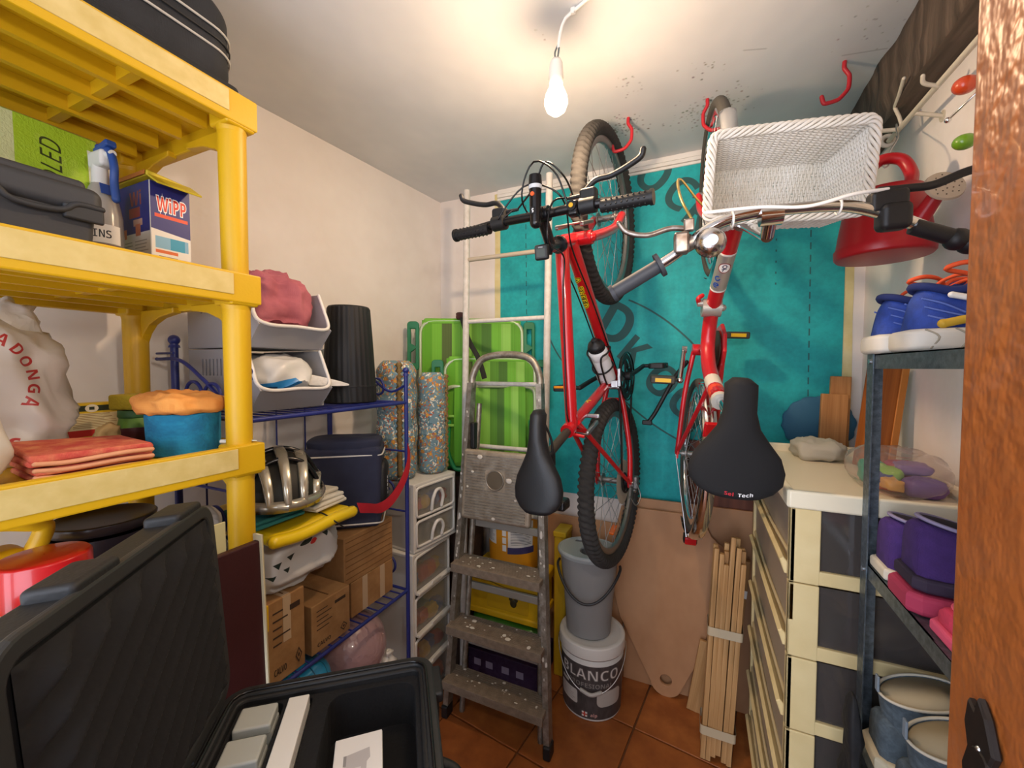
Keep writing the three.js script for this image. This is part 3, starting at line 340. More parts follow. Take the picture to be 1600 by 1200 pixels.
// white wicker basket on the handlebar: stakes and weavers as strands
{
  const o = thing('wicker_basket', 'white wicker basket with braided rim in front of the chrome handlebar', 'basket', [0, 0, 0]);
  const W = .288, H = .172, D = .165, k = .86, wm = mat(0xffffff, .75, { map: blotch(0xeeeae2, 0xe0d9cb, 14), bump: grain, bs: .0004 });
  const panel = (fn, n, m, name) => { const gs = []; // n stakes across, m weavers along; fn(u, v, off)
    for (let i = 0; i <= n; i++) gs.push(tb([0, .25, .5, .75, 1].map(v => fn(i / n, v, 0)), .0027, 12, 5));
    for (let j = 0; j < m; j++) { const pts = []; for (let i = 0; i <= n * 2; i++) pts.push(fn(i / (n * 2), (j + .5) / m + .006 * nz(i * .3, j * 3.1), .003 * Math.cos(i * Math.PI / 2 + (j % 2) * Math.PI))); gs.push(tb(pts, .0029, n * 4, 5)); }
    const q = obj(name, J(gs), wm, o); q.userData.kind = 'stuff'; };
  const e = (x, y, t) => { const s = 1 - (1 - k) * t; return [x * W / 2 * s, y * H / 2 * s, -D * t]; }; // t: 0 rim, 1 base
  const add = (p, n, f) => [p[0] + n[0] * f, p[1] + n[1] * f, p[2] + n[2] * f];
  panel((u, v, f) => add(e((v - .5) * 2, (u - .5) * 2, 1), [0, 0, 1], f), 10, 58, 'base_weave');
  panel((u, v, f) => add(e((u - .5) * 2, 1, v), [0, 1, 0], f), 22, 34, 'side_weave'); panel((u, v, f) => add(e((u - .5) * 2, -1, v), [0, 1, 0], f), 22, 34, 'side_weave');
  panel((u, v, f) => add(e(1, (u - .5) * 2, v), [1, 0, 0], f), 14, 34, 'end_weave'); panel((u, v, f) => add(e(-1, (u - .5) * 2, v), [1, 0, 0], f), 14, 34, 'end_weave');
  const path = rrect(W + .008, H + .008, .016, 4), L = path.length; const rim = []; const cv = new THREE.CatmullRomCurve3(path.map(p => V(p[0], p[1], 0)), true);
  for (let s = 0; s < 5; s++) { const pts = []; for (let i = 0; i < 150; i++) { const t = i / 150, p = cv.getPointAt(t), a = t * Math.PI * 2 * 13 + s * 1.2566, tan = cv.getTangentAt(t), nn = V(tan.y, -tan.x, 0); pts.push(p.addScaledVector(nn, .0075 * Math.cos(a)).add(V(0, 0, .0075 * Math.sin(a) + .003))); } rim.push(tb(pts, .0036, 320, 6, true)); }
  const rm = obj('braided_rim', J(rim), wm, o); rm.userData.kind = 'stuff';
  const m = new THREE.Matrix4().makeBasis(V(.9915, -.049, -.1207), V(.0572, .9962, .0651), V(.1171, -.0714, .9905)); o.quaternion.setFromRotationMatrix(m); o.position.set(.1622, 1.8165, -1.0516);
}
// red plastic-coated screw hooks in the ceiling
const hookMat = mat(0xb5202c, .45);
[[-.245, -1.545, .12, 'red coated ceiling hook holding the mountain bike wheel'], [.012, -1.55, -.75, 'red coated ceiling hook holding the city bike wheel'], [.375, -1.53, .1, 'empty red coated ceiling hook beside the dark beam']].forEach(([x, z, a, label], i) => {
  const o = tag(obj('ceiling_hook', tb([[0, .0, 0], [0, -.018, 0], [.012, -.04, 0], [.010, -.075, 0], [-.012, -.1, 0], [-.045, -.105, 0], [-.052, -.085, 0]].map(p => [p[0] * 1.05, p[1] * 1.05, 0]), .0058, 48, 10, false, .3), hookMat), label, 'hook', 'ceiling hooks'); o.position.set(x, CEIL - .002, z); o.rotation.y = a + (i === 1 ? Math.PI + .4 : 0); });
// bare bulb on its cable
{
  const o = thing('ceiling_bulb', 'lit bare bulb in a white holder hanging from a white ceiling cable', 'lamp'); const [x, y, z] = BULB.pos;
  obj('bulb_glass', lat([[.0001, -.034], [.012, -.032], [.024, -.022], [.03, -.006], [.0298, .004]], 32).translate(x, y, z), mat(0xfff4e0, .5, { emissive: 0xffe2b4, emissiveIntensity: 7 }), o);
  obj('bulb_collar', lat([[.0298, .004], [.028, .012], [.022, .026], [.0165, .038], [.0145, .046], [.0001, .046]], 32).translate(x, y, z), mat(0xfbf3e4, .35, { emissive: 0xffdfae, emissiveIntensity: 20 }), o);  // collar keeps bulb light off the ceiling; its glow is raised to soften that
  obj('lamp_holder', J(lat([[.0001, .105], [.012, .104], [.0165, .095], [.018, .075], [.019, .058], [.0175, .056], [.0175, .044], [.0001, .044]], 28)).translate(x, y, z), mat(0xeeeae2, .4), o);
  obj('wires', J(tb([[x, y + .10, z], [x - .003, y + .12, z + .002], [x + .004, y + .14, z]], .0022, 16, 6), tb([[x + .002, y + .10, z], [x + .006, y + .12, z], [x + .008, y + .14, z]], .0022, 16, 6)), mat(0x5f6a6c, .5), o);
  obj('cable', tb([[x + .006, y + .135, z], [x + .012, y + .17, z + .002], [x + .024, y + .195, z + .003], [x + .05, y + .208, z + .004], [x + .16, y + .2095, z + .05], [x + .5, y + .2095, z + .2], [x + 1.0, y + .2095, z + .42]], .0042, 70, 8), M.white, o);
  obj('cable_clip', J(rb(.012, .014, .01, .002, x + .045, y + .207, z + .004), cy([x + .047, y + .2, z + .01], [x + .047, y + .195, z + .01], .003)), M.white, o);
  const l = new THREE.PointLight(BULB.color, BULB.power, 0, 2); l.position.set(x, y - .008, z); l.castShadow = true; l.shadow.radius = 1.5; l.name = 'bulb_light'; scene.add(l);
}
// unseen lamp on the jamb, out of view, lighting the room from the camera side
{
  const [x, y, z] = UNSEEN_LAMP.pos, o = thing('clip_lamp', 'small unseen lamp out of view beside the camera, lighting the room', 'lamp', [x, y, z]);
  const aim = V(-.75, .05, -1).normalize(), q = new THREE.Quaternion().setFromUnitVectors(V(0, 0, -1), aim), T = g => J(g).applyQuaternion(q);
  obj('lamp_body', T(J(rb(UNSEEN_LAMP.size + .012, UNSEEN_LAMP.size + .012, .02, .005, 0, 0, .013))), M.white, o);
  obj('clip', rb(.035, .025, .03, .004, .022, -.01, -.055), M.white, o); obj('clip_arm', cy([0, 0, .015], [.02, -.01, -.05], .005), M.white, o);
  obj('lamp_glass', T(rb(UNSEEN_LAMP.size, UNSEEN_LAMP.size, .004, .001, 0, 0, .001)), mat(0xffffff, .5, { emissive: UNSEEN_LAMP.color, emissiveIntensity: .8 }), o);
  const l = new THREE.RectAreaLight(UNSEEN_LAMP.color, UNSEEN_LAMP.power / (UNSEEN_LAMP.size * UNSEEN_LAMP.size), UNSEEN_LAMP.size, UNSEEN_LAMP.size); l.position.set(x + aim.x * .004, y + aim.y * .004, z + aim.z * .004); l.lookAt(x + aim.x, y + aim.y, z + aim.z); l.name = 'unseen_lamp_light'; scene.add(l);
}
// unseen glowing pane behind the camera, placed to light walls and ceiling softly
{
  const w = struct('window_1', bx(UNSEEN_DAY.w, UNSEEN_DAY.h, .01, UNSEEN_DAY.x, UNSEEN_DAY.y, UNSEEN_DAY.z), mat(0xffffff, .5, { emissive: UNSEEN_DAY.color, emissiveIntensity: .8 }), 'unseen glazed door out of view behind the camera, placed to light the room'); obj('window_frame', J(rb(UNSEEN_DAY.w + .1, .06, .03, .005, UNSEEN_DAY.x, UNSEEN_DAY.y + UNSEEN_DAY.h / 2 + .03, UNSEEN_DAY.z), rb(UNSEEN_DAY.w + .1, .06, .03, .005, UNSEEN_DAY.x, UNSEEN_DAY.y - UNSEEN_DAY.h / 2 - .03, UNSEEN_DAY.z), rb(.05, UNSEEN_DAY.h, .03, .005, UNSEEN_DAY.x - UNSEEN_DAY.w / 2 - .025, UNSEEN_DAY.y, UNSEEN_DAY.z), rb(.05, UNSEEN_DAY.h, .03, .005, UNSEEN_DAY.x + UNSEEN_DAY.w / 2 + .025, UNSEEN_DAY.y, UNSEEN_DAY.z)), M.white, w);
  const l = new THREE.RectAreaLight(UNSEEN_DAY.color, UNSEEN_DAY.nits, UNSEEN_DAY.w, UNSEEN_DAY.h); l.position.set(UNSEEN_DAY.x, UNSEEN_DAY.y, UNSEEN_DAY.z - .008); l.lookAt(UNSEEN_DAY.x, UNSEEN_DAY.y, UNSEEN_DAY.z - 1); l.name = 'unseen_passage_light'; scene.add(l);
}
// ---------- yellow plastic shelving along the left wall ----------
const SH = { x0: -1.335, x1: -.868, z0: -.585, z1: .16, y: [1.963, 1.598, 1.238, .872, .50, .10] };
{
  const o = thing('plastic_shelving_unit', 'yellow plastic shelving unit with round posts and beige label strips', 'shelf'); const { x0, x1, z0, z1 } = SH, cx = (x0 + x1) / 2, cz = (z0 + z1) / 2, w = x1 - x0, d = z1 - z0;
  SH.y.forEach((y, i) => {
    const rim = ex(shp([[-w / 2, -d / 2], [w / 2, -d / 2], [w / 2, d / 2], [-w / 2, d / 2]], [rrect(w - .028, d - .028, .02)]), .062, .003, 2).rotateX(Math.PI / 2).translate(cx, y, cz);
    const s = obj('shelf', J(rim, bx(w - .02, .006, d - .02, cx, y - .022, cz), [[x0, z0], [x1, z0], [x0, z1], [x1, z1]].map(([a, c]) => rb(.060, .068, .060, .006, a + Math.sign(cx - a) * .029, y - .033, c + Math.sign(cz - c) * .029))), M.yellow, o);
    for (let k = 1; k < 5; k++) obj('rib', bx(.012, .03, d - .09, x0 + w * k / 5, y - .0405, cz), M.yellow, s);
    for (let k = 1; k < 4; k++) obj('cross_rib', bx(w - .06, .024, .016, cx, y - .0375, z0 + d * k / 4), M.yellow, s);
    obj('label_strip', rb(.003, .042, d - .085, .001, x1 + .0035, y - .026, cz + .012), M.strip, s);
    const yb = i < SH.y.length - 1 ? SH.y[i + 1] : 0.0; // posts down to the next shelf
    for (const [a, c] of [[x0 + .030, z0 + .030], [x1 - .030, z0 + .030], [x0 + .030, z1 - .030], [x1 - .030, z1 - .030]]) obj('post', J(cy([a, yb - .0, c], [a, y - .06, c], .0245, .026, 28), cy([a, y - .075, c], [a, y - .06, c], .026, .029, 28)), M.yellow, o);
    for (const c of [z0 + .02, z1 - .02]) for (const k of [-1, 1]) { const px = k < 0 ? x0 + .05 : x1 - .05, pts = [[0, 0], [.11, 0]]; for (let q = 0; q <= 8; q++) { const t = R(90 * q / 8); pts.push([.11 - .11 * Math.sin(t) + .0, -.05 + .05 * Math.cos(t) - .0]); } obj('corner_brace', ex(shp((k < 0 ? [0, 1, 2, 3, 4, 5, 6] : [6, 5, 4, 3, 2, 1, 0]).map(q => [[0, .004], [.15, .004], [.15, -.004], [.09, -.012], [.045, -.028], [.018, -.05], [0, -.075]][q]).map(p => [-k * p[0], p[1]])), .02, .002).translate(px + k * .005, y - .06, c - .01), M.yellow, o); }
  });
}
const deck = i => SH.y[i] - .0183;
// suitcase on top
{
  const o = thing('suitcase', 'black soft suitcase with thin white piping lying on top of the yellow shelving', 'suitcase', [-1.10, SH.y[0] + .001, -.215]);
  const W = .40, H = .205, D = .72, fab = mat(0xffffff, .85, { map: blotch(0x2b2d32, 0x212327, 10), bump: weave, bs: .0005 });
  const body = bend(new RoundedBoxGeometry(W, H, D, 10, .055), v => { v.x += .006 * fbm(v.y * 8, v.z * 6, 3) * Math.sign(v.x); v.y += H / 2; if (v.y < .03) v.y = Math.max(v.y * .6, 0); return v; });
  const b = obj('body', body, fab, o);
  const loop = (y, r = .0025) => tb(rrect(W + .008, D + .008, .058, 8).map(p => [p[0], y, p[1]]), r, 160, 6, true);
  const pip = mat(0xb9b6ae, .6); for (const y of [.082, .122]) obj('piping', loop(y), pip, b);
  obj('zip', loop(.102, .002), M.black, b); obj('corner_panel', rb(W + .004, .03, D + .004, .012, 0, .018, 0), mat(0x1f2124, .8, { bump: weave, bs: .0005 }), b);
  obj('badge', J(rb(.002, .014, .018, .001, W / 2 + .005, .10, -.06)), mat(0xc8c2b0, .5), b);
  obj('handle', tb([[W / 2, .12, .12], [W / 2 + .03, .125, .14], [W / 2 + .03, .125, .24], [W / 2, .12, .26]], .008, 20), M.black, b);
}
// ---- second shelf
{
  const o = thing('toolbox', 'dark grey plastic toolbox with moulded lid rim on the yellow shelf', 'toolbox', [-1.03, deck(1), -.13]); const m = mat(0x34363a, .6, { bump: grain, bs: .0005 });
  obj('body', bend(new RoundedBoxGeometry(.20, .085, .44, 6, .012), v => { const k = 1 - .03 * (.5 - v.y / .085); v.x *= k; v.z *= k; v.y += .0425; return v; }), m, o);
  obj('lid', J(rb(.215, .045, .455, .016, 0, .098, 0, 0, 0, 0, 5), rb(.19, .02, .42, .009, 0, .122, 0)), m, o);
  obj('rim_moulding', J(tb([[.108, .087, -.222], [.109, .085, -.19], [.109, .072, -.175], [.109, .07, -.12], [.109, .086, -.10], [.109, .09, .1], [.109, .09, .22]], .005, 60, 8), rb(.008, .024, .05, .004, .107, .073, -.2)), mat(0x2a2c2f, .6), o);
  obj('latch', rb(.012, .05, .06, .004, .112, .085, .08), m, o);
}
{
  const t = canvasTex(512, 768, (g, w, h) => { g.fillStyle = '#a9cf2e'; g.fillRect(0, 0, w, h); g.fillStyle = '#d6dfa8'; g.fillRect(150, 0, 90, h); g.fillStyle = '#cfe08a'; g.fillRect(70, 250, 90, 100); g.fillStyle = '#e9efd4'; g.fillRect(475, 60, 37, h); g.save(); g.translate(385, 318); g.rotate(-Math.PI / 2); g.fillStyle = '#2c3a12'; g.font = 'italic 96px sans-serif'; g.fillText('@LED', 0, 0); g.restore(); for (let i = 0; i < 60; i++) { g.fillStyle = `rgba(${rnd() < .5 ? '255,255,220' : '110,150,20'},.07)`; g.fillRect(rnd() * w, rnd() * h, 20 + rnd() * 60, 4 + rnd() * 120); } });
  const o = thing('lime_green_bag', 'lime green printed carton bag reading LED behind the toolbox', 'bag', [-1.205, deck(1), -.335], R(0));
  const m = mat(0xffffff, .45, { map: t, bump: crinkle, bs: .0015 }), side = mat(0xa7c840, .5, { bump: crinkle, bs: .0015 });
  obj('bag_body', bend(new THREE.BoxGeometry(.06, .305, .23, 4, 16, 12), v => { v.x += .004 * fbm(v.y * 9, v.z * 12, 2) - .015 * (v.y / .29); v.z *= 1 - .06 * Math.max(0, v.y / .29); v.y += .1525; return v; }), side, o);
  obj('printed_face', keep(grid((u, v) => { const y = v * .301 + .002, z = (.5 - u) * .229 * (1 - .06 * Math.max(0, y / .29 - .5)); return [.0318 + .004 * fbm((y - .145) * 9, z * 12, 2) - .015 * ((y - .145) / .29), y, z]; }, 14, 18)), m, o);
}
{
  const o = thing('orange_packet', 'orange red packet at the wall beside the lime green bag', 'packet', [-1.255, deck(1), -.165]); obj('packet_body', sack(.06, .27, .07, { amp: .006, f: 14, s: 4 }), mat(0xd8552c, .5, { bump: crinkle, bs: .002 }), o);
}
{
  const o = thing('spray_bottle', 'clear spray bottle with blue trigger and white label beside the detergent box', 'bottle', [-1.122, deck(1), -.428], R(92));
  const lq = mat(0xb06a72, .25, { transmission: .25 }), cl = mat(0xc9c4bb, .2, { transmission: .35 });
  obj('bottle_lower', lat([[.001, 0], [.036, 0], [.04, .006], [.04, .075], [.001, .076]], 32), lq, o); obj('bottle_upper', lat([[.04, .076], [.039, .14], [.033, .175], [.02, .205], [.0135, .215], [.0135, .235]], 32), cl, o);
  const t = canvasTex(256, 128, (g, w, h) => { g.fillStyle = '#f0eee8'; g.fillRect(0, 0, w, h); g.fillStyle = '#15161a'; g.font = 'bold 70px monospace'; g.textAlign = 'center'; g.fillText('INS', 128, 92); });
  obj('label', keep(grid((u, v) => { const a = -.9 + u * 1.8; return [Math.sin(a) * .0408, .078 + v * .04, Math.cos(a) * .0408]; }, 16, 1).rotateY(R(-24))), mat(0xffffff, .5, { map: t }), o);
  obj('spray_head', J(rb(.03, .035, .062, .008, 0, .262, .008), cy([0, .235, 0], [0, .252, 0], .015), cy([0, .268, .035], [0, .268, .06], .009, .007), cy([0, .205, 0], [0, .24, 0], .0165, .016)), mat(0xe2e2de, .45), o);
  obj('trigger', J(tb([[0, .29, .0], [0, .275, .045], [0, .24, .062], [0, .205, .06], [0, .17, .066]], .0085, 30, 8), rb(.022, .014, .06, .004, 0, .285, .025, -.2)), mat(0x2a4f9a, .4), o);
  obj('blue_tag', rb(.03, .024, .002, .001, .0, .195, .033, -.3), mat(0x2d4c98, .5), o);
o.scale.set(.84, .93, .84); }
{
  const o = thing('detergent_box', 'blue and white washing powder carton with yellow torn lid on the yellow shelf', 'box', [-1.115, deck(1), -.515]); const w = .13, h = .215, d = .075;
  const art = (front) => canvasTex(320, 512, (g, W, H) => { g.fillStyle = '#252a78'; g.fillRect(0, 0, W, H); g.fillStyle = front ? '#c9c6bd' : '#e6e3dc'; g.beginPath(); g.moveTo(0, front ? 250 : 235); g.lineTo(W, front ? 250 : 255); g.lineTo(W, H); g.lineTo(0, H); g.fill(); g.font = 'bold 100px sans-serif'; g.textAlign = 'center';
    if (!front) { g.strokeStyle = '#fff'; g.lineWidth = 10; g.strokeText('WiPP', 170, 140); g.fillStyle = '#d8311e'; g.fillText('WiPP', 170, 140); g.fillStyle = '#e04a2c'; g.fillRect(30, 156, 270, 18); g.fillStyle = '#7fb4d4'; g.fillRect(30, 270, 270, 60); g.fillStyle = '#2a9ac0'; g.fillRect(150, 270, 120, 60); g.fillStyle = '#d9682c'; g.fillRect(30, 338, 180, 16); g.fillStyle = '#8d8a86'; for (let i = 0; i < 8; i++) g.fillRect(50 + rnd() * 20, 368 + i * 12, 150 + rnd() * 80, 4); g.fillStyle = '#222'; for (let i = 0; i < 26; i++) g.fillRect(110 + i * 6.5, 470, 2 + rnd() * 3, 40); }
    else { g.fillStyle = '#8d3a35'; g.fillText('Wi', 190, 110); g.fillRect(120, 120, 110, 50); g.fillStyle = '#b58d7a'; g.fillRect(160, 180, 90, 34); g.fillStyle = '#8c8a82'; for (let i = 0; i < 12; i++) { g.fillRect(20, 290 + i * 17, 110 + rnd() * 20, 5); g.fillRect(170, 290 + i * 17, 100 + rnd() * 40, 5); } g.fillStyle = '#b0664a'; g.fillRect(30, 220, 60, 50); g.fillRect(180, 205, 50, 60); } });
  obj('carton', rb(w, h, d, .002, 0, h / 2, 0), mat(0xd8d5cc, .5), o);
  const pl = (W, H, tex, x, y, z, ry) => { const g = new THREE.PlaneGeometry(W, H); g.rotateY(ry); g.translate(x, y, z); return [keep(flat(g)), mat(0xffffff, .45, { map: tex })]; };
  obj('front_print', ...pl(w - .002, h - .002, art(true), 0, h / 2, d / 2 + .0006, 0), o); obj('side_print', ...pl(d - .002, h - .002, art(false), w / 2 + .0006, h / 2, 0, Math.PI / 2), o);
  const lid = obj('torn_lid', J(rb(w + .012, .012, d + .004, .003, -.002, h + .008, .004, -.1), rb(.05, .004, d + .008, .001, w / 2 + .018, h - .002, .0, 0, 0, -.55)), mat(0xc9b52a, .5, { bump: lumps, bs: .002 }), o);
  obj('lid_print', rb(w + .008, .009, .002, .0005, -.002, h + .011, d / 2 + .0085, -.1), mat(0xb5692c, .5), lid);
}
// ---- third shelf
const printed = (w, h, draw) => canvasTex(w, h, draw);
function bagMesh(o, name, geo, tex, uvf) { const g = flat(geo), p = g.attributes.position, u = new Float32Array(p.count * 2); for (let i = 0; i < p.count; i++) { const q = uvf(p.getX(i), p.getY(i), p.getZ(i)); u[2 * i] = q[0]; u[2 * i + 1] = q[1]; } g.setAttribute('uv', new THREE.BufferAttribute(u, 2)); return obj(name, keep(g), mat(0xffffff, .35, { map: tex }), o); }
{
  const o = thing('printed_plastic_bag', 'white plastic carrier bag with red arched COVADONGA lettering on the yellow shelf', 'bag', [-1.19, deck(2), -.262]);
  const t = printed(1024, 1024, (g, w) => { g.fillStyle = '#d9d6d0'; g.fillRect(0, 0, w, w); g.fillStyle = '#b9302f'; g.font = 'bold 108px sans-serif'; g.textAlign = 'center'; const s = 'COVADONGA', cx = 430, cyy = 430, r = 300; [...s].forEach((ch, i) => { const a = -.75 + i * .29; g.save(); g.translate(cx + Math.sin(a + .45) * r, cyy - Math.cos(a + .45) * r); g.rotate(a + .45); g.fillText(ch, 0, 0); g.restore(); }); g.beginPath(); g.moveTo(300, 420); g.lineTo(560, 445); g.lineTo(300, 480); g.fill(); g.font = 'bold 150px sans-serif'; g.fillText('lles', 560, 900); });
  bagMesh(o, 'bag', sack(.15, .27, .25, { amp: .022, f: 10, s: 3, n: 56, top: .8 }), t, (x, y, z) => [(.125 - z) / .25, y / .27]);
  obj('bag_gathers', sack(.05, .10, .09, { amp: .02, f: 22, s: 9, n: 30, top: .4 }).translate(.0, .21, -.05), M.plasticBag, o);
}
{
  const o = thing('foil_bag', 'glossy white plastic bag with green and black print at the shelf edge', 'bag', [-.975, deck(2), -.15]);
  const t = printed(512, 512, (g, w) => { g.fillStyle = '#d8d9d4'; g.fillRect(0, 0, w, w); g.fillStyle = '#2c5a3c'; g.fillRect(0, 60, w, 46); g.fillStyle = '#1b2020'; g.fillRect(0, 110, w, 22); g.save(); g.translate(420, 430); g.strokeStyle = '#1c1c1c'; g.lineWidth = 14; g.beginPath(); g.arc(0, 0, 34, .5, 5.6); g.stroke(); g.lineWidth = 8; g.beginPath(); g.arc(0, 0, 20, 0, 7); g.moveTo(-10, 0); g.lineTo(12, 0); g.stroke(); g.restore(); });
  bagMesh(o, 'bag', sack(.125, .185, .20, { amp: .012, f: 9, s: 11, n: 48, top: .72 }), t, (x, y, z) => [(.1 - z) / .2, y / .185]);
}
{
  const o = thing('yellow_carton', 'flat yellow and red carton leaning on the wall behind the flowerpots', 'box', [-1.30, deck(2), -.432], R(0)); const t = printed(512, 384, (g, w, h) => { g.fillStyle = '#d9b91e'; g.fillRect(0, 0, w, h); g.fillStyle = '#e0d7b0'; g.fillRect(200, 90, 312, 150); g.fillStyle = '#23301f'; g.fillRect(0, 20, w, 52); g.fillStyle = '#e9e4d2'; g.beginPath(); g.arc(340, 46, 36, 0, 7); g.fill(); g.fillStyle = '#23301f'; g.fillRect(326, 32, 28, 28); g.fillStyle = '#c22a24'; g.fillRect(0, 240, w, 60); g.fillStyle = '#9a7a4a'; for (let i = 0; i < 9; i++) g.fillRect(240, 96 + i * 15, 150 + rnd() * 90, 5); });
  obj('carton', rb(.03, .10, .17, .002, 0, .05, 0), mat(0xc9ab2a, .5), o); const g = new THREE.PlaneGeometry(.168, .098); g.rotateY(Math.PI / 2); g.translate(.0156, .05, 0); obj('carton_print', keep(flat(g)), mat(0xffffff, .45, { map: t }), o);
}
{
  const o = thing('felt_pot', 'blue felt pot on the yellow shelf', 'pot', [-1.0, deck(2), -.503]); obj('pot', bend(lat([[.001, 0], [.058, 0], [.062, .004], [.065, .085], [.062, .088], [.06, .082], [.055, .01], [.001, .01]], 48), v => { v.x += .003 * nz(v.y * 20, v.z * 14, 1); v.z += .003 * nz(v.y * 20, v.x * 14, 5); return v; }), mat(0xffffff, .95, { map: blotch(0x1f86ae, 0x1a6e96, 24), bump: grain, bs: .0015 }), o);
  const c = thing('orange_cloth', 'crumpled orange cloth draped over the blue felt pot', 'cloth', [-1.005, deck(2) + .0855, -.50]); obj('cloth', bend(sack(.15, .04, .13, { amp: .012, f: 18, s: 5, n: 44, e: .7 }), v => { return v; }), mat(0xffffff, .95, { map: blotch(0xe8a152, 0xd98a3e, 12), bump: weave, bs: .0006 }), c);
}
{
  const o = thing('plastic_bowl', 'dark brown plastic bowl behind the blue felt pot', 'bowl', [-1.17, deck(2), -.49]); obj('bowl', lat([[.001, 0], [.035, 0], [.05, .035], [.054, .05], [.05, .05], [.046, .036], [.033, .005], [.001, .005]], 40), mat(0x4a2226, .4), o);
  const p = thing('green_flowerpot', 'small green flowerpot turned upside down in the brown bowl', 'pot', [-1.17, deck(2) + .006, -.49]); obj('pot', lat([[.036, 0.01], [.024, .075], [.001, .077], [.001, .075]], 36), mat(0x5d8a34, .55), p); obj('foot_rim', lat([[.026, .062], [.029, .066], [.028, .08], [.022, .078]], 36), mat(0x3f6b3a, .55), p);
  const y = thing('yellow_sponge', 'olive yellow sponge lying on the green flowerpot', 'sponge', [-1.17, deck(2) + .087, -.49], R(20)); obj('sponge', bend(new RoundedBoxGeometry(.07, .035, .055, 5, .006), v => { v.y += .0175 + .002 * nz(v.x * 60, v.z * 60); return v; }), mat(0xb09a22, .95, { bump: grain, bs: .002 }), y);
}
{
  const o = thing('folded_red_cloth', 'folded red and salmon cloth at the edge of the yellow shelf', 'cloth', [-1.0, deck(2), -.345], R(-6)); obj('cloth', J(folded(.16, .042, .155, 4, { amp: .02, s: 3 })), mat(0xffffff, .8, { map: blotch(0xc0453c, 0xd9885e, 7, { repeat: [5, 5] }), bump: weave, bs: .0005 }), o);
  obj('folded_edge', J([0, 1, 2].map(i => tb([[.08, .008 + i * .012, -.07], [.082 + .003 * i, .01 + i * .012, -.03], [.08, .007 + i * .011, .04], [.079, .01 + i * .011, .072]], .004, 20, 6))), mat(0xdb9c74, .8), o);
  const q = thing('beige_paper_bag', 'crumpled beige paper bag behind the folded red cloth', 'bag', [-1.105, deck(2), -.42]); obj('paper', sack(.035, .06, .04, { amp: .012, f: 24, s: 8, n: 28, top: .7 }), mat(0xb89a62, .85, { bump: crinkle, bs: .002 }), q);
}
{
  const o = thing('pen', 'silver and white pen lying on the rim of the yellow shelf', 'pen'); obj('barrel', J(cy([-.93, 1.2433, -.535], [-.885, 1.2435, -.567], .0045)), mat(0xd8d6cf, .35), o); obj('tip', cy([-.885, 1.2435, -.567], [-.868, 1.2435, -.5745], .0045, .001), mat(0xa9a48f, .3, { metal: .8 }), o);
}
// ---- fourth shelf, in the shade
{
  const o = thing('red_capped_bottle', 'yellow plastic bottle with large red screw cap on the shaded yellow shelf', 'bottle', [-.945, deck(3), -.275]);
  obj('bottle', lat([[.001, 0], [.052, 0], [.056, .008], [.056, .12], [.045, .16], [.03, .175]], 36), mat(0xe0b41c, .45), o); obj('cap', lat([[.001, .25], [.05, .25], [.0545, .245], [.056, .175], [.053, .172], [.001, .172]], 48), mat(0xc41a1e, .3, { clearcoat: .5 }), o);
}
{
  const o = thing('yellow_jug', 'yellow plastic jug with arched handle and blue cap beside the red cap', 'jug', [-1.075, deck(3), -.245]); const m = mat(0xe3b61a, .42);
  obj('jug_body', bend(new RoundedBoxGeometry(.10, .24, .12, 6, .03), v => { v.y += .12; if (v.y > .2) { v.x *= .8; v.z *= .85; } return v; }), m, o); obj('jug_handle', tb([[.02, .215, -.045], [.03, .27, -.06], [.035, .282, -.04], [.03, .292, .0], [.02, .275, .03], [.0, .235, .035]], .014, 40, 12), m, o); obj('blue_cap', cy([-.01, .235, .035], [-.01, .305, .045], .022, .02, 24), mat(0x2346a8, .4), o);
}
{
  const o = thing('white_hose', 'white plastic hose curling beside the red capped bottle', 'hose', null); obj('hose', tb([[-.93, deck(3) + .014, -.15], [-.905, deck(3) + .08, -.165], [-.898, deck(3) + .17, -.185], [-.896, deck(3) + .19, -.205], [-.896, deck(3) + .16, -.215], [-.90, deck(3) + .014, -.205]], .013, 50, 10), mat(0xded8cc, .5), o);
}
{
  const o = thing('cooking_pot', 'dark stacked bowls with a shiny rim at the back of the shaded shelf', 'bowl', [-1.165, deck(3), -.43]); const m = mat(0x2b2430, .4); obj('lower_bowl', lat([[.001, 0], [.045, 0], [.08, .12], [.086, .2], [.082, .2], [.076, .12], [.05, .006], [.001, .006]], 44), m, o); obj('upper_bowl', lat([[.06, .2], [.084, .207], [.088, .225], [.084, .228], [.079, .22], [.05, .212], [.001, .212]], 44), mat(0x3a3236, .3), o);
}
{
  const o = thing('grey_roll', 'grey paper roll lying on the shaded shelf', 'roll', [-.985, deck(3), -.43], R(12)); obj('roll', J(cy([-.06, .1, 0], [.06, .1, 0], .045, .045, 28)), mat(0x8c8480, .9, { bump: crinkle, bs: .001 }), o); obj('roll_box', rb(.13, .06, .09, .004, 0, .03, 0), mat(0x3d3a3a, .7), o);
  const q = thing('crumpled_papers', 'crumpled grey papers and bags at the end of the shaded shelf', 'paper', [-1.02, deck(3), -.537]); obj('papers', sack(.16, .23, .05, { amp: .012, f: 15, s: 21, n: 44, e: .7 }), mat(0x8f8a84, .7, { bump: crinkle, bs: .004 }), q);
}
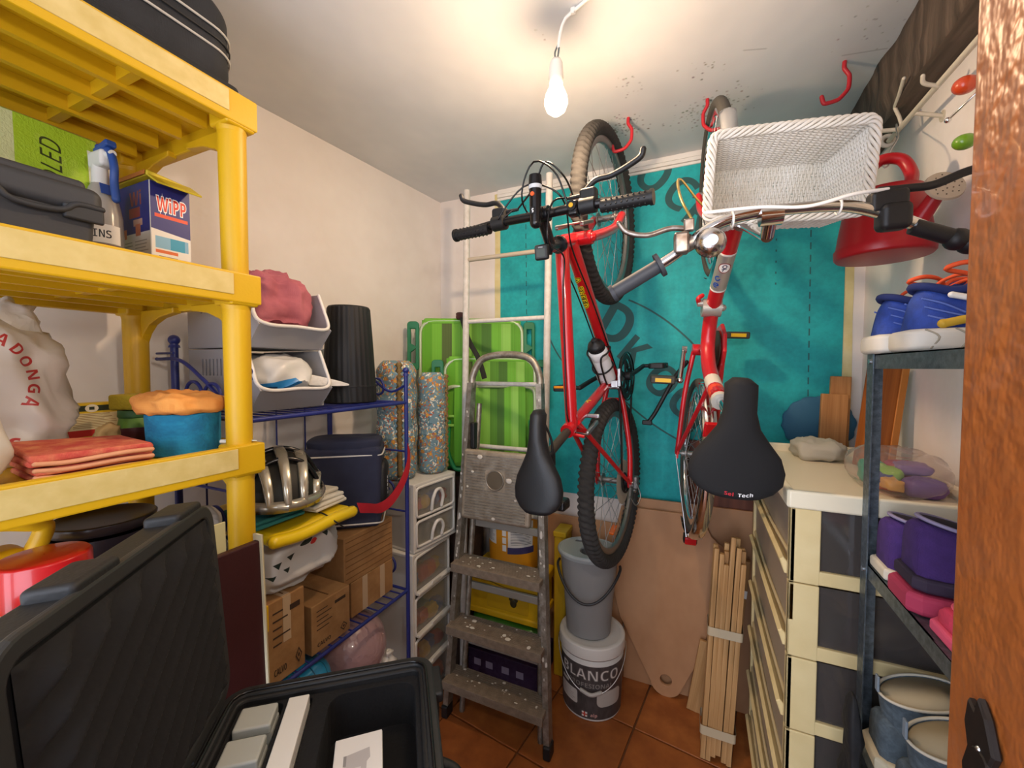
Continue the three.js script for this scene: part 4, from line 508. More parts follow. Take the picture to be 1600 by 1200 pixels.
// ---------- navy metal rack in the corner behind the shelving ----------
const RK = { x0: -1.335, x1: -.955, z0: -.612, z1: -1.178, y: [1.277, .59, .30] };
{
  const o = thing('metal_rack', 'navy blue wrought metal rack with scrolled ends and wire shelves', 'rack'); const { x0, x1, z0, z1 } = RK, m = M.navy;
  for (const [x, z, h, r] of [[x1, z1, 1.385, .0075], [x1, z0, 1.385, .0075], [x0, z1, 1.47, .0095], [x0 - .008, z0 - .045, 1.47, .0095]]) { const p = obj('post', cy([x, 0, z], [x, h, z], r, r, 12), m, o); obj('finial', J(sp(r * 1.5, x, h + r, z), cy([x, h - .012, z], [x, h - .004, z], r * 1.5, r * 1.2)), m, p); }
  for (const y of RK.y) {
    const s = obj('wire_shelf', J(cy([x0, y, z0], [x1, y, z0], .005), cy([x0, y, z1], [x1, y, z1], .005), cy([x0, y, z0], [x0, y, z1], .005), cy([x1, y, z0], [x1, y, z1], .006)), m, o);
    for (let i = 1; i < 15; i++) { const z = z0 + (z1 - z0) * i / 15; obj('shelf_wire', cy([x0, y + .004, z], [x1, y + .004, z], .0026, .0026, 6), m, s); }
  }
  const spiral = (cx, cyy, r, dir, z, a0) => { const pts = []; for (let i = 0; i <= 22; i++) { const t = i / 22, a = a0 + dir * t * 7.5, q = r * (1 - .72 * t); pts.push([cx + Math.cos(a) * q, cyy + Math.sin(a) * q, z]); } return tb(pts, .0045, 60, 6); };
  for (const z of [z0, z1]) { const cx = (x0 + x1) / 2;
    obj('scroll', J(tb([[x0, 1.425, z], [cx - .08, 1.42, z], [cx + .02, 1.37, z], [cx + .12, 1.315, z], [x1, 1.34, z]], .0048, 30, 6)), m, o);
    obj('scroll', spiral(cx - .03, 1.33, .042, 1, z, 0), m, o); obj('scroll', spiral(cx + .058, 1.326, .042, -1, z, Math.PI), m, o); obj('cross_bar', cy([x0, 1.44, z], [x0 + .08, 1.44, z], .003), m, o);
    for (const yy of [1.02, .74]) { obj('scroll', spiral(cx + .05, yy, .045, 1, z, -1), m, o); obj('scroll', spiral(cx + .1, yy - .075, .04, -1, z, 2), m, o); }
    for (const y of [1.10, .88]) obj('end_rail', cy([x0, y, z], [x1, y, z], .0035), m, o);
  }
  for (let i = 1; i < 5; i++) obj('back_rod', cy([x0, .60, z0 + (z1 - z0) * i / 5], [x0, 1.27, z0 + (z1 - z0) * i / 5], .003, .003, 6), m, o);
}
// stacking bins with scooped fronts on the top wire shelf (front faces +x)
const binGrey = mat(0x9c9ca0, .5, { bump: grain, bs: .0003 }), binRim = mat(0xe4e2de, .45);
function makeBin(y, label) {
  const o = thing('stacking_bin', label, 'bin', [-1.14, y, -.775], 0, 'grey stacking bins'); const W = .22, H = .165, D = .30; // W along z, D along x
  const side = (k) => { const out = [[-D / 2, .004], [D / 2 - .045, .004], [D / 2, .058], [D / 2 - .012, .07], [D / 2 - .03, .12], [D / 2 - .05, H], [-D / 2, H]], slots = []; for (let i = 0; i < 8; i++) { const x = -D / 2 + .06 + i * .016; slots.push([[x, H - .07], [x + .007, H - .07], [x + .007, H - .025], [x, H - .025]]); } return ex(shp(out, slots), .004, .0005).translate(0, 0, k * (W / 2 - .002) - .002); };
  const lean = g => bend(g, v => { v.z *= 1 - .10 * (1 - v.y / H); return v; });
  obj('side_wall', side(1), binGrey, o); obj('side_wall', side(-1), binGrey, o);
  obj('back_wall', bx(.004, H - .004, W - .004, -D / 2 + .002, H / 2, 0), binGrey, o); obj('bottom', bx(D - .05, .004, W - .004, -.024, .004, 0), binGrey, o);
  obj('front_wall', ex([[-.0, 0], [.044, .054], [.04, .056], [-.004, .003]], W - .004, .0004).translate(D / 2 - .046, .004, -W / 2 + .002), binGrey, o);
  for (const k of [-1, 1]) obj('stacking_foot', rb(.03, .02, .012, .003, D / 2 - .06, .012, k * (W / 2 + .003)), binGrey, o);
  obj('rim', tb([[D / 2 - .05, H, W / 2], [D / 2 - .03, .12, W / 2], [D / 2 - .01, .072, W / 2 - .002], [D / 2, .06, W / 2 - .022], [D / 2, .06, 0], [D / 2, .06, -W / 2 + .022], [D / 2 - .01, .072, -W / 2 + .002], [D / 2 - .03, .12, -W / 2], [D / 2 - .05, H, -W / 2]], .0048, 90, 8), binRim, o);
  return o;
}
makeBin(RK.y[0] + .008, 'lower grey stacking bin holding a white plastic bag'); makeBin(RK.y[0] + .175, 'upper grey stacking bin holding pink cloth');
tag(obj('pink_cloth', bend(sack(.22, .195, .172, { amp: .021, f: 15, s: 13, n: 64, e: .6 }), v => { if (v.x > .06) v.y = Math.max(v.y, (v.x - .06) * 1.1); return v; }), mat(0xffffff, .85, { map: blotch(0xbb6c78, 0xa65a68, 8), bump: weave, bs: .0005 })), 'crumpled pink cloth filling the upper stacking bin', 'cloth').position.set(-1.135, RK.y[0] + .186, -.775);
{ const o = thing('blue_printed_bag', 'white plastic bag with blue print spilling out of the lower stacking bin', 'bag', [-1.118, RK.y[0] + .019, -.778]);
  const t = printed(256, 256, (g, w) => { g.fillStyle = '#d9d9d6'; g.fillRect(0, 0, w, w); g.fillStyle = '#2f86c8'; g.beginPath(); g.moveTo(0, 130); g.lineTo(130, 90); g.lineTo(150, 120); g.lineTo(110, 150); g.lineTo(60, 200); g.lineTo(0, 210); g.fill(); g.fillStyle = '#173a66'; g.fillRect(20, 140, 50, 22); });
  bagMesh(o, 'bag', bend(sack(.215, .135, .165, { amp: .016, f: 11, s: 33, n: 56, e: .7 }), v => { if (v.x > .05) v.y = Math.max(v.y, (v.x - .05) * 1.0); return v; }), t, (x, y, z) => [(.1 - z) / .2, y / .12]);
  obj('bag_tail', loft([[.028, 0], [.02, .05], [.012, .09], [.004, .115]].map(([r, l]) => Array.from({ length: 12 }, (_, i) => { const a = i / 12 * 6.283; return [.10 + l * .25, .07 + Math.sin(a) * r * .6 - l * .15, -.055 - l + Math.cos(a) * r * .3]; }))), M.plasticBag, o); }
{ const o = thing('waste_basket', 'black ribbed waste basket standing upside down at the end of the rack', 'basket', [-1.10, RK.y[0] + .0075, -1.058]);
  obj('basket', (() => { const n = 84, rings = []; for (const [r, y] of [[.086, 0], [.088, .004], [.087, .05], [.0885, .053], [.0885, .056], [.086, .06], [.078, .2], [.07, .318], [.066, .325], [.02, .326]]) rings.push(Array.from({ length: n }, (_, i) => { const a = i / n * 6.2832, q = r - (i % 3 === 0 && y > .003 && y < .32 ? .0028 : 0); return [Math.cos(a) * q, y, Math.sin(a) * q]; })); return loft(rings); })(), mat(0x1c1d1f, .6), o); }
// cardboard boxes on the lower wire shelf
const card = mat(0xffffff, .85, { map: blotch(0xa87f50, 0x946c41, 6, { repeat: [3, 3] }), bump: grain, bs: .0004 }), tape = mat(0xc2a888, .3, { clearcoat: .5 });
const cardPrint = (txt) => canvasTex(256, 256, (g, w) => { g.clearRect(0, 0, w, w); g.fillStyle = '#3c2a1c'; g.strokeStyle = '#3c2a1c'; g.lineWidth = 5; g.save(); g.translate(214, 214); g.rotate(.785); g.strokeRect(-16, -16, 32, 32); g.fillRect(-6, -6, 12, 12); g.restore(); g.font = 'bold 30px sans-serif'; g.fillText(txt, 24, 234); for (let i = 0; i < 5; i++) g.fillRect(22, 30 + i * 26, 60 + rnd() * 70, 5); g.fillRect(150, 30, 80, 18); });
function carton(name, label, x0, x1, y0, y1, z0, z1, { tapes = [], txt, lines } = {}) {
  const o = thing(name, label, 'box', [(x0 + x1) / 2, y0, (z0 + z1) / 2], 0, 'cardboard boxes on the rack'), w = x1 - x0, h = y1 - y0, d = Math.abs(z1 - z0); obj('carton', rb(w, h, d, .003, 0, h / 2, 0), card, o);
  for (const t of tapes) obj('packing_tape', J(bx(.0012, h * t[1], .022, w / 2 + .0006, h - h * t[1] / 2, t[0] * d), bx(w * .98, .0012, .022, 0, h + .0006, t[0] * d)), tape, o);
  obj('flap_seam', J(bx(w * .9, .002, .003, 0, h + .001, 0)), mat(0x6d4a2a, .9), o);
  if (txt) { const g = new THREE.PlaneGeometry(d - .01, h - .01); g.rotateY(Math.PI / 2); g.translate(w / 2 + .0013, h / 2, 0); obj('print', keep(flat(g)), mat(0xffffff, .8, { map: cardPrint(txt), transparent: true, alphaTest: .4 }), o); }
  if (lines) for (let i = 0; i < 7; i++) obj('fold_line', bx(.001, .0025, d * .94, w / 2 + .0004, h * (.12 + .13 * i), 0), mat(0x7a552f, .9), o);
  return o;
}
const RY = RK.y[1] + .0075;
carton('cardboard_box', 'tall cardboard box with tape and diamond mark beside the yellow post', -1.23, -.962, RY, .813, -.755, -.650, { tapes: [[.0, .55]], txt: 'CALVO' });
carton('cardboard_box', 'cardboard box with torn tape and black lettering in the middle of the wire shelf', -1.23, -.965, RY, .737, -.915, -.778, { txt: 'CALVO' });
carton('cardboard_box', 'low cardboard box with two tape strips under a striped box', -1.30, -1.0, RY, .712, -1.15, -.955, { tapes: [[-.22, .98], [.2, .98]] });
carton('cardboard_box', 'larger cardboard box with horizontal creases stacked on the low box', -1.30, -1.0, .7135, .865, -1.15, -.928, { lines: true });
{ const o = thing('striped_carrier_bag', 'white carrier bag with black triangles and red dot lying on the cardboard boxes', 'bag', [-1.075, .815, -.765]);
  const t = printed(512, 512, (g, w) => { g.fillStyle = '#cdccca'; g.fillRect(0, 0, w, w); g.fillStyle = '#22302a'; for (const [x, y, s] of [[60, 200, 34], [130, 170, 36], [110, 270, 26], [40, 300, 26], [350, 90, 30], [400, 60, 30], [450, 40, 26]]) { g.beginPath(); g.moveTo(x, y); g.lineTo(x + s * 1.3, y - 6); g.lineTo(x + s * .8, y + s * 1.5); g.fill(); } g.beginPath(); g.ellipse(250, 110, 44, 22, -.3, 0, 7); g.fill(); g.fillStyle = '#c8302c'; g.beginPath(); g.arc(300, 140, 26, 0, 7); g.fill(); });
  bagMesh(o, 'bag', bend(sack(.23, .145, .25, { amp: .02, f: 9, s: 40, n: 52, e: .6 }), v => { v.y = Math.min(.146, Math.max(v.y, .0025 + Math.max(0, -.02 - v.z) * .55)); if (v.x > .1 && v.y < .03) v.x -= .012; return v; }), t, (x, y, z) => [(.13 - z) / .26, y / .15]); }
{ const o = thing('folded_yellow_tarp', 'folded shiny yellow plastic sheet on top of the cardboard boxes', 'tarp', [-1.10, .965, -.765]); obj('sheet', bend(new RoundedBoxGeometry(.36, .034, .25, 8, .016), v => { v.y += .017 + .004 * fbm(v.x * 9, v.z * 9, 3); return v; }), mat(0xe0bf12, .3, { clearcoat: .3 }), o); obj('rolled_edge', J(tb([[.182, .016, -.12], [.186, .018, -.05], [.186, .012, .05], [.182, .018, .122]], .016, 30, 12)), mat(0xe6c518, .28, { clearcoat: .3 }), o); obj('cord', tb([[.1, .036, -.03], [.17, .036, -.03], [.205, .015, -.04], [.2, -.01, -.07]], .002, 20, 6), M.black, o); }
{ const o = thing('folded_teal_cloth', 'folded teal and white cloth on the yellow sheet', 'cloth', [-1.05, 1.006, -.70], R(0)); obj('cloth', J(folded(.17, .02, .14, 2, { amp: .006 })), mat(0x2f7f7c, .85, { bump: weave, bs: .0005 }), o); }
{ const o = thing('folded_white_cloth', 'stack of folded cream cloths beside the bike helmet', 'cloth', [-1.045, 1.006, -.825], R(6)); obj('cloth_layer', J(folded(.2, .03, .12, 3, { amp: .006, s: 6 })), M.cloth, o); obj('top_layer', J(folded(.17, .012, .10, 1, { amp: .004, s: 2 }).map(g => g.translate(0, .03, 0))), mat(0xcac3b2, .9, { bump: weave, bs: .0004 }), o); }
// bike helmet
{ const o = thing('bike_helmet', 'silver and black vented bicycle helmet on folded cloths', 'helmet', [-1.035, 1.046, -.742], R(-28));
  const shell = (k0, k1, r) => grid((u, v) => { const a = k0 + (k1 - k0) * u, b = v * 1.5; return [Math.sin(b - .05) * .125 * (v < .5 ? 1 : 1) * r * Math.cos(a), .115 * Math.cos(b) * r + .01, Math.sin(b - .05) * .098 * r * Math.sin(a)]; }, 4, 10);
  obj('inner_shell', bend(new THREE.SphereGeometry(1, 40, 24, 0, Math.PI * 2, 0, 1.62), v => V(v.x * .13, Math.max(v.y * .118, -.004) + .01, v.z * .098)), mat(0x14140f, .6), o);
  const sil = mat(0xaca695, .22, { metal: .6, clearcoat: .8 }), rib = (z, zt, w) => { const rings = []; for (let i = 0; i <= 28; i++) { const t = i / 28, a = Math.PI * t, x = Math.cos(a), s = Math.sin(a); const zz = z * (1 - .12 * Math.cos(2 * a)) * .098, q = Math.sqrt(Math.max(.05, 1 - (zz / .098) ** 2)), cx = x * .139 * q, cyy = s * .127 * q + .01, nx = x, ny = s; const hw = w * (.6 + .4 * s), th = .007; rings.push([[cx + nx * th, cyy + ny * th, zz - hw * .7], [cx + nx * th, cyy + ny * th, zz + hw * .7], [cx, cyy, zz + hw], [cx - nx * th, cyy - ny * th, zz + hw * .8], [cx - nx * th, cyy - ny * th, zz - hw * .8], [cx, cyy, zz - hw]]); } return loft(rings); };
  for (const z of [-.84, -.44, 0, .44, .84]) obj('shell_rib', rib(z, z, .0145), sil, o);
  obj('rim_band', loft(Array.from({ length: 49 }, (_, i) => { const a = i / 48 * 6.2832, c = Math.cos(a), s = Math.sin(a); return [[c * .145, .002, s * .112], [c * .147, .016, s * .114], [c * .141, .03, s * .108], [c * .134, .016, s * .102]].map(p => p); }), false), sil, o);
  for (const x of [-.07, 0, .07]) obj('cross_rib', tb([-1, -.6, -.2, .2, .6, 1].map(t => { const q = Math.sqrt(1 - (x / .14) ** 2); return [x, .01 + .127 * q * Math.sqrt(Math.max(0, 1 - t * t * .92)), t * .101 * q]; }), .0065, 30, 8), M.blackGloss, o); }
// cooler bag
{ const o = thing('cooler_bag', 'navy blue cooler bag with white piping and black side pocket on the rack', 'bag', [-1.10, .867, -1.036], R(38)); const m = mat(0x2b3048, .8, { bump: weave, bs: .0004, map: blotch(0xffffff, 0xdcdce4, 8) });
  const W = .245, H = .285, D = .15; obj('body', bend(new RoundedBoxGeometry(W, H, D, 8, .018), v => { const y = v.y / H + .5; v.x *= 1 - .05 * (1 - y); v.z += .008 * fbm(v.x * 7, v.y * 7, 2) * Math.sign(v.z); v.y += H / 2 - (y > .9 ? .03 * (Math.abs(v.x) / W) - .0 : 0); return v; }), m, o);
  const pip = mat(0xdad8d2, .5), loop = y => tb(rrect(W + .002, D + .002, .02, 5).map(p => [p[0], y - .012 * Math.abs(p[0] / W), p[1]]), .0028, 100, 6, true); obj('piping', loop(.25), pip, o); obj('piping', loop(.022), pip, o);
  obj('lid', sack(W * .96, .045, D * .94, { amp: .004, f: 9, e: .5, s: 3, n: 32 }).translate(0, H - .03, 0), m, o);
  obj('mesh_pocket', sack(.04, .17, D * .8, { amp: .005, f: 10, e: .6, n: 30 }).translate(W / 2 - .004, .045, 0), mat(0x121317, .6), o);
  obj('pocket_logo', J([0, 1, 2, 3, 4].map(i => bx(.002, .008, .006, W / 2 + .0165, .11 + i * .013, .045))), mat(0x9a9a9a, .6), o);
  obj('red_side_panel', rb(.01, .2, .03, .004, W / 2 - .01, .16, -D / 2 + .01), mat(0xb01f2e, .8), o); }
{ const o = thing('red_strap', 'red webbing strap hanging from the cooler bag to the yellow sheet', 'strap'); const pts = [[-.93, 1.12, -1.16], [-.918, 1.06, -1.14], [-.918, 1.0, -1.10], [-.918, .962, -1.045], [-.918, .955, -1.0], [-.905, .975, -.94], [-.903, .99, -.895]], c = new THREE.CatmullRomCurve3(pts.map(vec)); const rings = []; for (let i = 0; i <= 50; i++) { const p = c.getPoint(i / 50), w = .017; rings.push([[p.x - .0012, p.y + w, p.z + .006], [p.x + .0012, p.y + w, p.z + .006], [p.x + .0012, p.y - w, p.z - .006], [p.x - .0012, p.y - w, p.z - .006]]); } obj('webbing', loft(rings), mat(0xbb1a2c, .75, { bump: weave, bs: .0006 }), o); }
// under the lower wire shelf
{ const o = thing('wrapped_pink_ball', 'pink ball wrapped in clear crinkled plastic under the wire shelf', 'ball', [-1.09, RK.y[2] + .0075, -1.03]); obj('ball', bend(new THREE.SphereGeometry(.122, 40, 28), v => { v.y += .122; v.multiplyScalar(1 + .03 * nz(v.x * 14, v.y * 14, v.z * 14)); v.y = Math.max(0, v.y); return v; }), mat(0xb08f92, .3, { bump: crinkle, bs: .004, clearcoat: .5 }), o); obj('red_patch', bx(.002, .03, .05, .113, .06, .03, 0, 0, .5), mat(0xa8332c, .5), o);
  obj('wrap_knot', sack(.05, .06, .05, { amp: .015, f: 30, n: 24, top: .3 }).translate(.09, .02, -.09), M.plasticBag, o); }
{ const o = thing('blue_packet', 'bright blue packet with pink drawing below the cardboard boxes', 'packet', [-1.06, RK.y[2] + .0075, -.775]); const t = printed(256, 256, (g, w) => { g.fillStyle = '#2b93bd'; g.fillRect(0, 0, w, w); g.strokeStyle = '#1c5470'; g.lineWidth = 4; for (let i = 1; i < 5; i++) { g.beginPath(); g.moveTo(i * 52, 0); g.lineTo(i * 52 - 20, w); g.stroke(); } g.strokeStyle = '#d8657a'; g.lineWidth = 16; g.beginPath(); g.arc(130, 90, 36, 0, 5); g.stroke(); }); bagMesh(o, 'packet_body', sack(.2, .24, .16, { amp: .01, f: 9, s: 6, n: 40, e: .4 }), t, (x, y, z) => [(.08 - z) / .16, y / .24]); }
// ---------- back wall: teal membrane, battens, tape ----------
{
  const x0 = -.928, x1 = .484, y0 = .80, y1 = 2.252, W = 1400, H = 1440, X = x => (x - x0) / (x1 - x0) * W, Y = y => (y1 - y) / (y1 - y0) * H, S = W / (x1 - x0);
  const t = canvasTex(W, H, g => {
    const im = g.createImageData(W, H); for (let j = 0; j < H; j++) for (let i = 0; i < W; i++) { const u = i / S, v = j / S; const n = .5 + .5 * nz(u * 9, v * 9) + .45 * nz(u * 26, v * 26, 3) + .35 * nz(u * 70, v * 70, 6) + .2 * nz(u * 170, v * 170, 9); const c = mixc([.05, .60, .62], [.09, .70, .71], n); const k = (j * W + i) * 4; for (let q = 0; q < 3; q++) im.data[k + q] = 255 * c[q]; im.data[k + 3] = 255; } g.putImageData(im, 0, 0);
    const ink = 'rgba(38,78,80,.92)'; g.fillStyle = ink; g.strokeStyle = ink;
    const L = (ch, x, y, r, s = .19) => { g.save(); g.translate(X(x), Y(y)); g.rotate(R(r)); g.font = `bold ${s * S}px sans-serif`; g.textAlign = 'center'; g.textBaseline = 'middle'; g.fillText(ch, 0, 0); g.restore(); };
    L('O', -.19, 2.235, 40, .2); L('C', -.085, 2.14, 40); L('R', -.005, 2.045, 40); L('D', -.345, 1.60, 30, .25); L('K', -.27, 1.475, 40, .18); L('O', -.145, 1.345, 40); L('C', -.055, 1.26, 40); L('R', .03, 1.17, 40);
    g.setLineDash([26, 20]); g.lineWidth = 4; for (const [x, a, b] of [[-.789, 2.25, 1.2], [.375, 2.2, .9]]) { g.beginPath(); g.moveTo(X(x), Y(a)); g.lineTo(X(x + .01), Y(b)); g.stroke(); } g.setLineDash([8, 34]); g.beginPath(); g.moveTo(X(.264), Y(2.2)); g.lineTo(X(.268), Y(1.7)); g.stroke(); g.setLineDash([]); g.lineWidth = 7;
    for (const q of [[-.29, 1.705, -.13, 1.63, -.006, 1.482], [-.66, 1.542, -.62, 1.45, -.563, 1.401], [-.30, 1.25, -.18, 1.14, -.055, 1.082]]) { g.beginPath(); g.moveTo(X(q[0]), Y(q[1])); g.quadraticCurveTo(X(q[2]), Y(q[3]), X(q[4]), Y(q[5])); g.stroke(); }
  });
  const o = thing('teal_membrane_sheet', 'teal membrane sheet with dark lettering covering the back wall', 'sheet');
  const f = (u, v, k) => { const x = x0 + (x1 - x0) * u, y = y0 + (y1 - y0) * v; const ed = Math.min(1, 8 * Math.min(u, 1 - u, v, 1 - v)); return [x, y, BACK + .006 + ed * (.003 * fbm(x * 5, y * 5, 1) + .0025 * ridge(x * 3, y * 8 + x * 2, 4) * Math.max(0, 1.3 - v * 1.6)) - k]; };
  obj('sheet', keep(grid((u, v) => f(u, v, 0), 90, 90)), mat(0xffffff, .62, { map: t, bump: rep(grain, 60, 60), bs: .0006 }), o);
}
const paintW = mat(0xe8e4dc, .6, { bump: grain, bs: .0004 });
{ const o = struct('trim_2', rb(1.44, .022, .012, .002, -.222, 2.289, BACK + .006), paintW, 'white painted batten strip above the teal sheet'); obj('batten', rb(1.44, .016, .016, .003, -.222, 2.268, BACK + .008), paintW, o); obj('batten', rb(1.44, .012, .01, .003, -.222, 2.252, BACK + .009), paintW, o); }
for (const [x, w, l] of [[-.945, .032, 'yellowed masking tape along the left edge of the teal sheet'], [.498, .030, 'yellowed masking tape along the right edge of the teal sheet']]) { const o = thing('masking_tape', l, 'tape'); obj('tape_strip', bend(new THREE.BoxGeometry(w, 1.50, .0016, 2, 40, 1).translate(x, 1.535, BACK + .0008 + .001), v => { v.x += .003 * nz(v.y * 5, 2); return v; }), mat(0xe8e0bd, .6, { map: blotch(0xfffbe8, 0xf0e6bc, 8) }), o); }
// boards leaning on the back wall
const ply = mat(0xffffff, .6, { map: blotch(0xc0926a, 0xae8059, 3, { repeat: [1.6, 1], k: .7 }), bump: grain, bs: .0002 });
tag(obj('brown_board', rb(.29, 1.09, .014, .002, .09, .553, -1.877, 0), mat(0xffffff, .6, { map: woodTex(0x6f3b24, 0x582c19, { repeat: [3, 1] }) })), 'reddish brown board standing against the teal sheet behind the city bike', 'board');
tag(obj('plywood_sheet', rb(.50, .83, .012, .002, -.04, .4155, -1.859), ply), 'rectangular tan plywood sheet behind the board with a hole', 'board');
tag(obj('plywood_sheet', rb(.42, .70, .012, .002, -.505, .3505, -1.859), ply), 'tan plywood sheet behind the stacked buckets', 'board');
{ // shield-shaped board with a finger hole
  const pts = []; const P = (x, y) => pts.push([x, y]); P(-.30, .79); P(-.36, .52); P(-.30, .30); P(-.165, .045); for (let i = 0; i <= 8; i++) { const a = R(205 + 130 * i / 8); P(-.107 + .062 * Math.cos(a), .062 + .062 * Math.sin(a)); } P(.02, .20); P(.135, .655); P(.115, .672); P(.085, .685); P(.055, .715); P(.038, .75); P(.035, .79);
  const g = ex(shp(pts.map(p => [p[0] + .107, p[1]]), [circ(-.0, .07, .026, 28)]), .014, .0025, 2); const o = tag(obj('cut_plywood_board', g, ply), 'smooth plywood board tapering to a rounded end with a finger hole', 'board'); o.position.set(-.107, .0, -1.829); o.rotation.x = R(-.9);
}
{ // wooden slats bundled with tape, and odd boards beside them
  const m = [0, 1, 2].map(i => mat(0xffffff, .7, { map: woodTex([0xcaa06c, 0xbb8f5c, 0xd5b07c][i], [0xa97d48, 0x9a6f3e, 0xb98f5a][i], { repeat: [6, 1.2], f: 4 + i }) }));
  const o = thing('slat_bundle', 'bundle of thin wooden slats bound with tape beside the cream drawers', 'wood bundle'); let k = 0;
  for (let i = 0; i < 6; i++) for (let j = 0; j < 3; j++) { const x = .034 + i * .0166 + (rnd() - .5) * .002, z = -1.575 - j * .024, h = .66 + rnd() * .1, s = obj('slat', rb(.0162, h, .0225, .0015, 0, h / 2, 0), m[k++ % 3], o); s.position.set(x, .001 + rnd() * .03, z - .005); s.rotation.set(R(-7.5 - j * .3), 0, R(-2.9 - i * .12)); }
  for (const y of [.09, .43]) obj('binding_tape', loft([0, .03].map(d => rrect(.115, .086, .01, 3).map(p => [p[0] + .0755 + (y + d) * .058, y + d, p[1] - 1.604 - (y + d) * .135])), false), mat(0xc9b99a, .45), o);
  const b = thing('short_plank', 'short pine plank with a strip of white tape leaning behind the slats', 'plank', [.105, .0, -1.772]); const pl = obj('plank', rb(.062, .66, .018, .002, 0, .33, 0), m[1], b); pl.rotation.set(R(-2), 0, R(-5)); obj('white_tape', rb(.064, .03, .0195, .001, 0, .53, 0), M.white, pl);
  const c = thing('pine_offcut', 'pale pine offcut leaning low behind the short plank', 'plank', [.005, .0, -1.788]); const p2 = obj('plank', rb(.06, .30, .016, .002, 0, .15, 0), m[0], c); p2.rotation.set(R(-1), 0, R(-9));
}
// ---------- ladders ----------
{ const o = thing('white_ladder', 'white painted metal ladder with round rungs standing against the back wall', 'ladder'); const m = mat(0xffffff, .5, { map: blotch(0xd8d6d0, 0xc6c2ba, 14, { repeat: [3, 3] }), bump: grain, bs: .0004 });
  const z = y => -1.562 - .065 * y / 2.2; for (const x of [-.958, -.574]) obj('rail', cy([x, 0, z(0)], [x + (x < -.8 ? -.006 : .002), 2.20, z(2.2)], .0145, .0145, 18), m, o); for (let i = 0; i < 8; i++) { const y = .24 + .278 * i - .02; if (y < 2.1) obj('rung', cy([-.955, y, z(y)], [-.576, y, z(y)], .0095, .0095, 14), i === 6 ? mat(0xb5ab98, .55) : m, o); } }
{ const o = thing('step_ladder', 'paint spattered aluminium stepladder with a folded ribbed platform', 'ladder'); const al = mat(0xffffff, .45, { metal: .75, map: blotch(0xb3aea4, 0x857d70, 9, { repeat: [4, 4] }), bump: grain, bs: .0006 }), tread = mat(0xffffff, .8, { metal: .15, map: blotch(0x8f8171, 0x75685a, 12, { repeat: [4, 4] }), bump: grain, bs: .0008 });
  const z = y => -1.352 - .105 * y, XL = y => -.905 + .030 * y, XR = y => -.472 - .066 * y, cc = y => (XL(y) + XR(y)) / 2;
  const rail = (f) => { const rings = []; for (let i = 0; i <= 12; i++) { const y = 1.34 * i / 12, x = f(y), zz = z(y); rings.push([[x - .011, y, zz + .02], [x + .011, y, zz + .02], [x + .011, y, zz - .02], [x - .011, y, zz - .02]]); } return loft(rings); };
  obj('rail', toCreasedNormals(rail(XL), .5), al, o); obj('rail', toCreasedNormals(rail(XR), .5), al, o);
  const a = XL(1.33), b = XR(1.33), c = (a + b) / 2, w = (b - a) / 2; obj('top_hoop', tb([[a, 1.32, z(1.32)], [a + .004, 1.37, z(1.37)], [a + w * .28, 1.435, z(1.43)], [c, 1.455, z(1.455)], [b - w * .28, 1.435, z(1.43)], [b - .004, 1.37, z(1.37)], [b, 1.32, z(1.32)]], .0145, 60, 12), al, o);
  for (const [f, n] of [[XL, 0], [XR, 1]]) obj('rubber_foot', rb(.028, .05, .048, .006, f(0), .025, z(0)), M.black, o);
  const sp0 = []; for (const y of [.162, .372, .615]) { const x0 = XL(y) + .008, x1 = XR(y) - .008, cx = (x0 + x1) / 2, W = x1 - x0, s = obj('step', J(rb(W + .02, .022, .10, .003, cx, y - .002, z(y) + .004), rb(W + .02, .034, .006, .002, cx, y - .008, z(y) + .056)), tread, o);
    for (let i = 0; i < 10; i++) obj('tread_rib', bx(W, .003, .004, cx, y + .0095, z(y) - .04 + i * .0092), tread, s);
    const dr = []; for (let i = 0; i < 20; i++) { const r = .002 + .006 * rnd() * rnd(); dr.push(sp(r, x0 + .02 + rnd() * (W - .04), y + .0105, z(y) - .035 + rnd() * .08, 1 + rnd(), .18, 1 + .6 * rnd(), 8)); } const q = obj('paint_spatter', J(dr), mat(0xdcd8cf, .6), s); q.userData.kind = 'stuff'; }
  { const y0 = .80, y1 = 1.075, cx = cc(.95) - .006, W = .30, s = obj('folded_platform', rb(W, y1 - y0, .028, .012, cx, (y0 + y1) / 2, z(.94) + .035, R(-6), 0, 0, 4), mat(0xffffff, .5, { metal: .5, map: blotch(0xb5aa98, 0x9a8d7a, 8, { repeat: [4, 4] }) }), o); const n = 22; for (let i = 0; i < n; i++) { const yy = y0 + .02 + (y1 - y0 - .04) * i / (n - 1), inC = Math.abs(yy - .965) < .042; for (const k of inC ? [-1, 1] : [0]) { const half = W / 2 - .02, ww = inC ? half - .045 : half * 2, xx = inC ? k * (half - ww / 2) : 0; obj('platform_rib', bx(ww, .0042, .005, cx + xx, yy, z(yy) + .0505, R(-6)), al, s); } }
    obj('round_badge', J(cy([cx, .965, z(.965) + .048], [cx, .9655, z(.965) + .0535], .036, .036, 36)), mat(0x6d6353, .5, { metal: .5, bump: lumps, bs: .004 }), s); obj('badge_ring', tor(.037, .003, 0, 0, 0, 8, 36).rotateX(R(-6)).translate(cx, .965, z(.965) + .053), al, s); const q = obj('paint_spatter', J([[-.07, 1.05, .009], [-.1, .99, .005], [.06, .97, .01], [.09, .9, .004], [.0, .82, .006], [-.12, .93, .004]].map(([x, y, r]) => sp(r, cx + x, y, z(y) + .053, 1.4, 1, .2, 8))), mat(0xd9d3c6, .6), s); q.userData.kind = 'stuff'; }
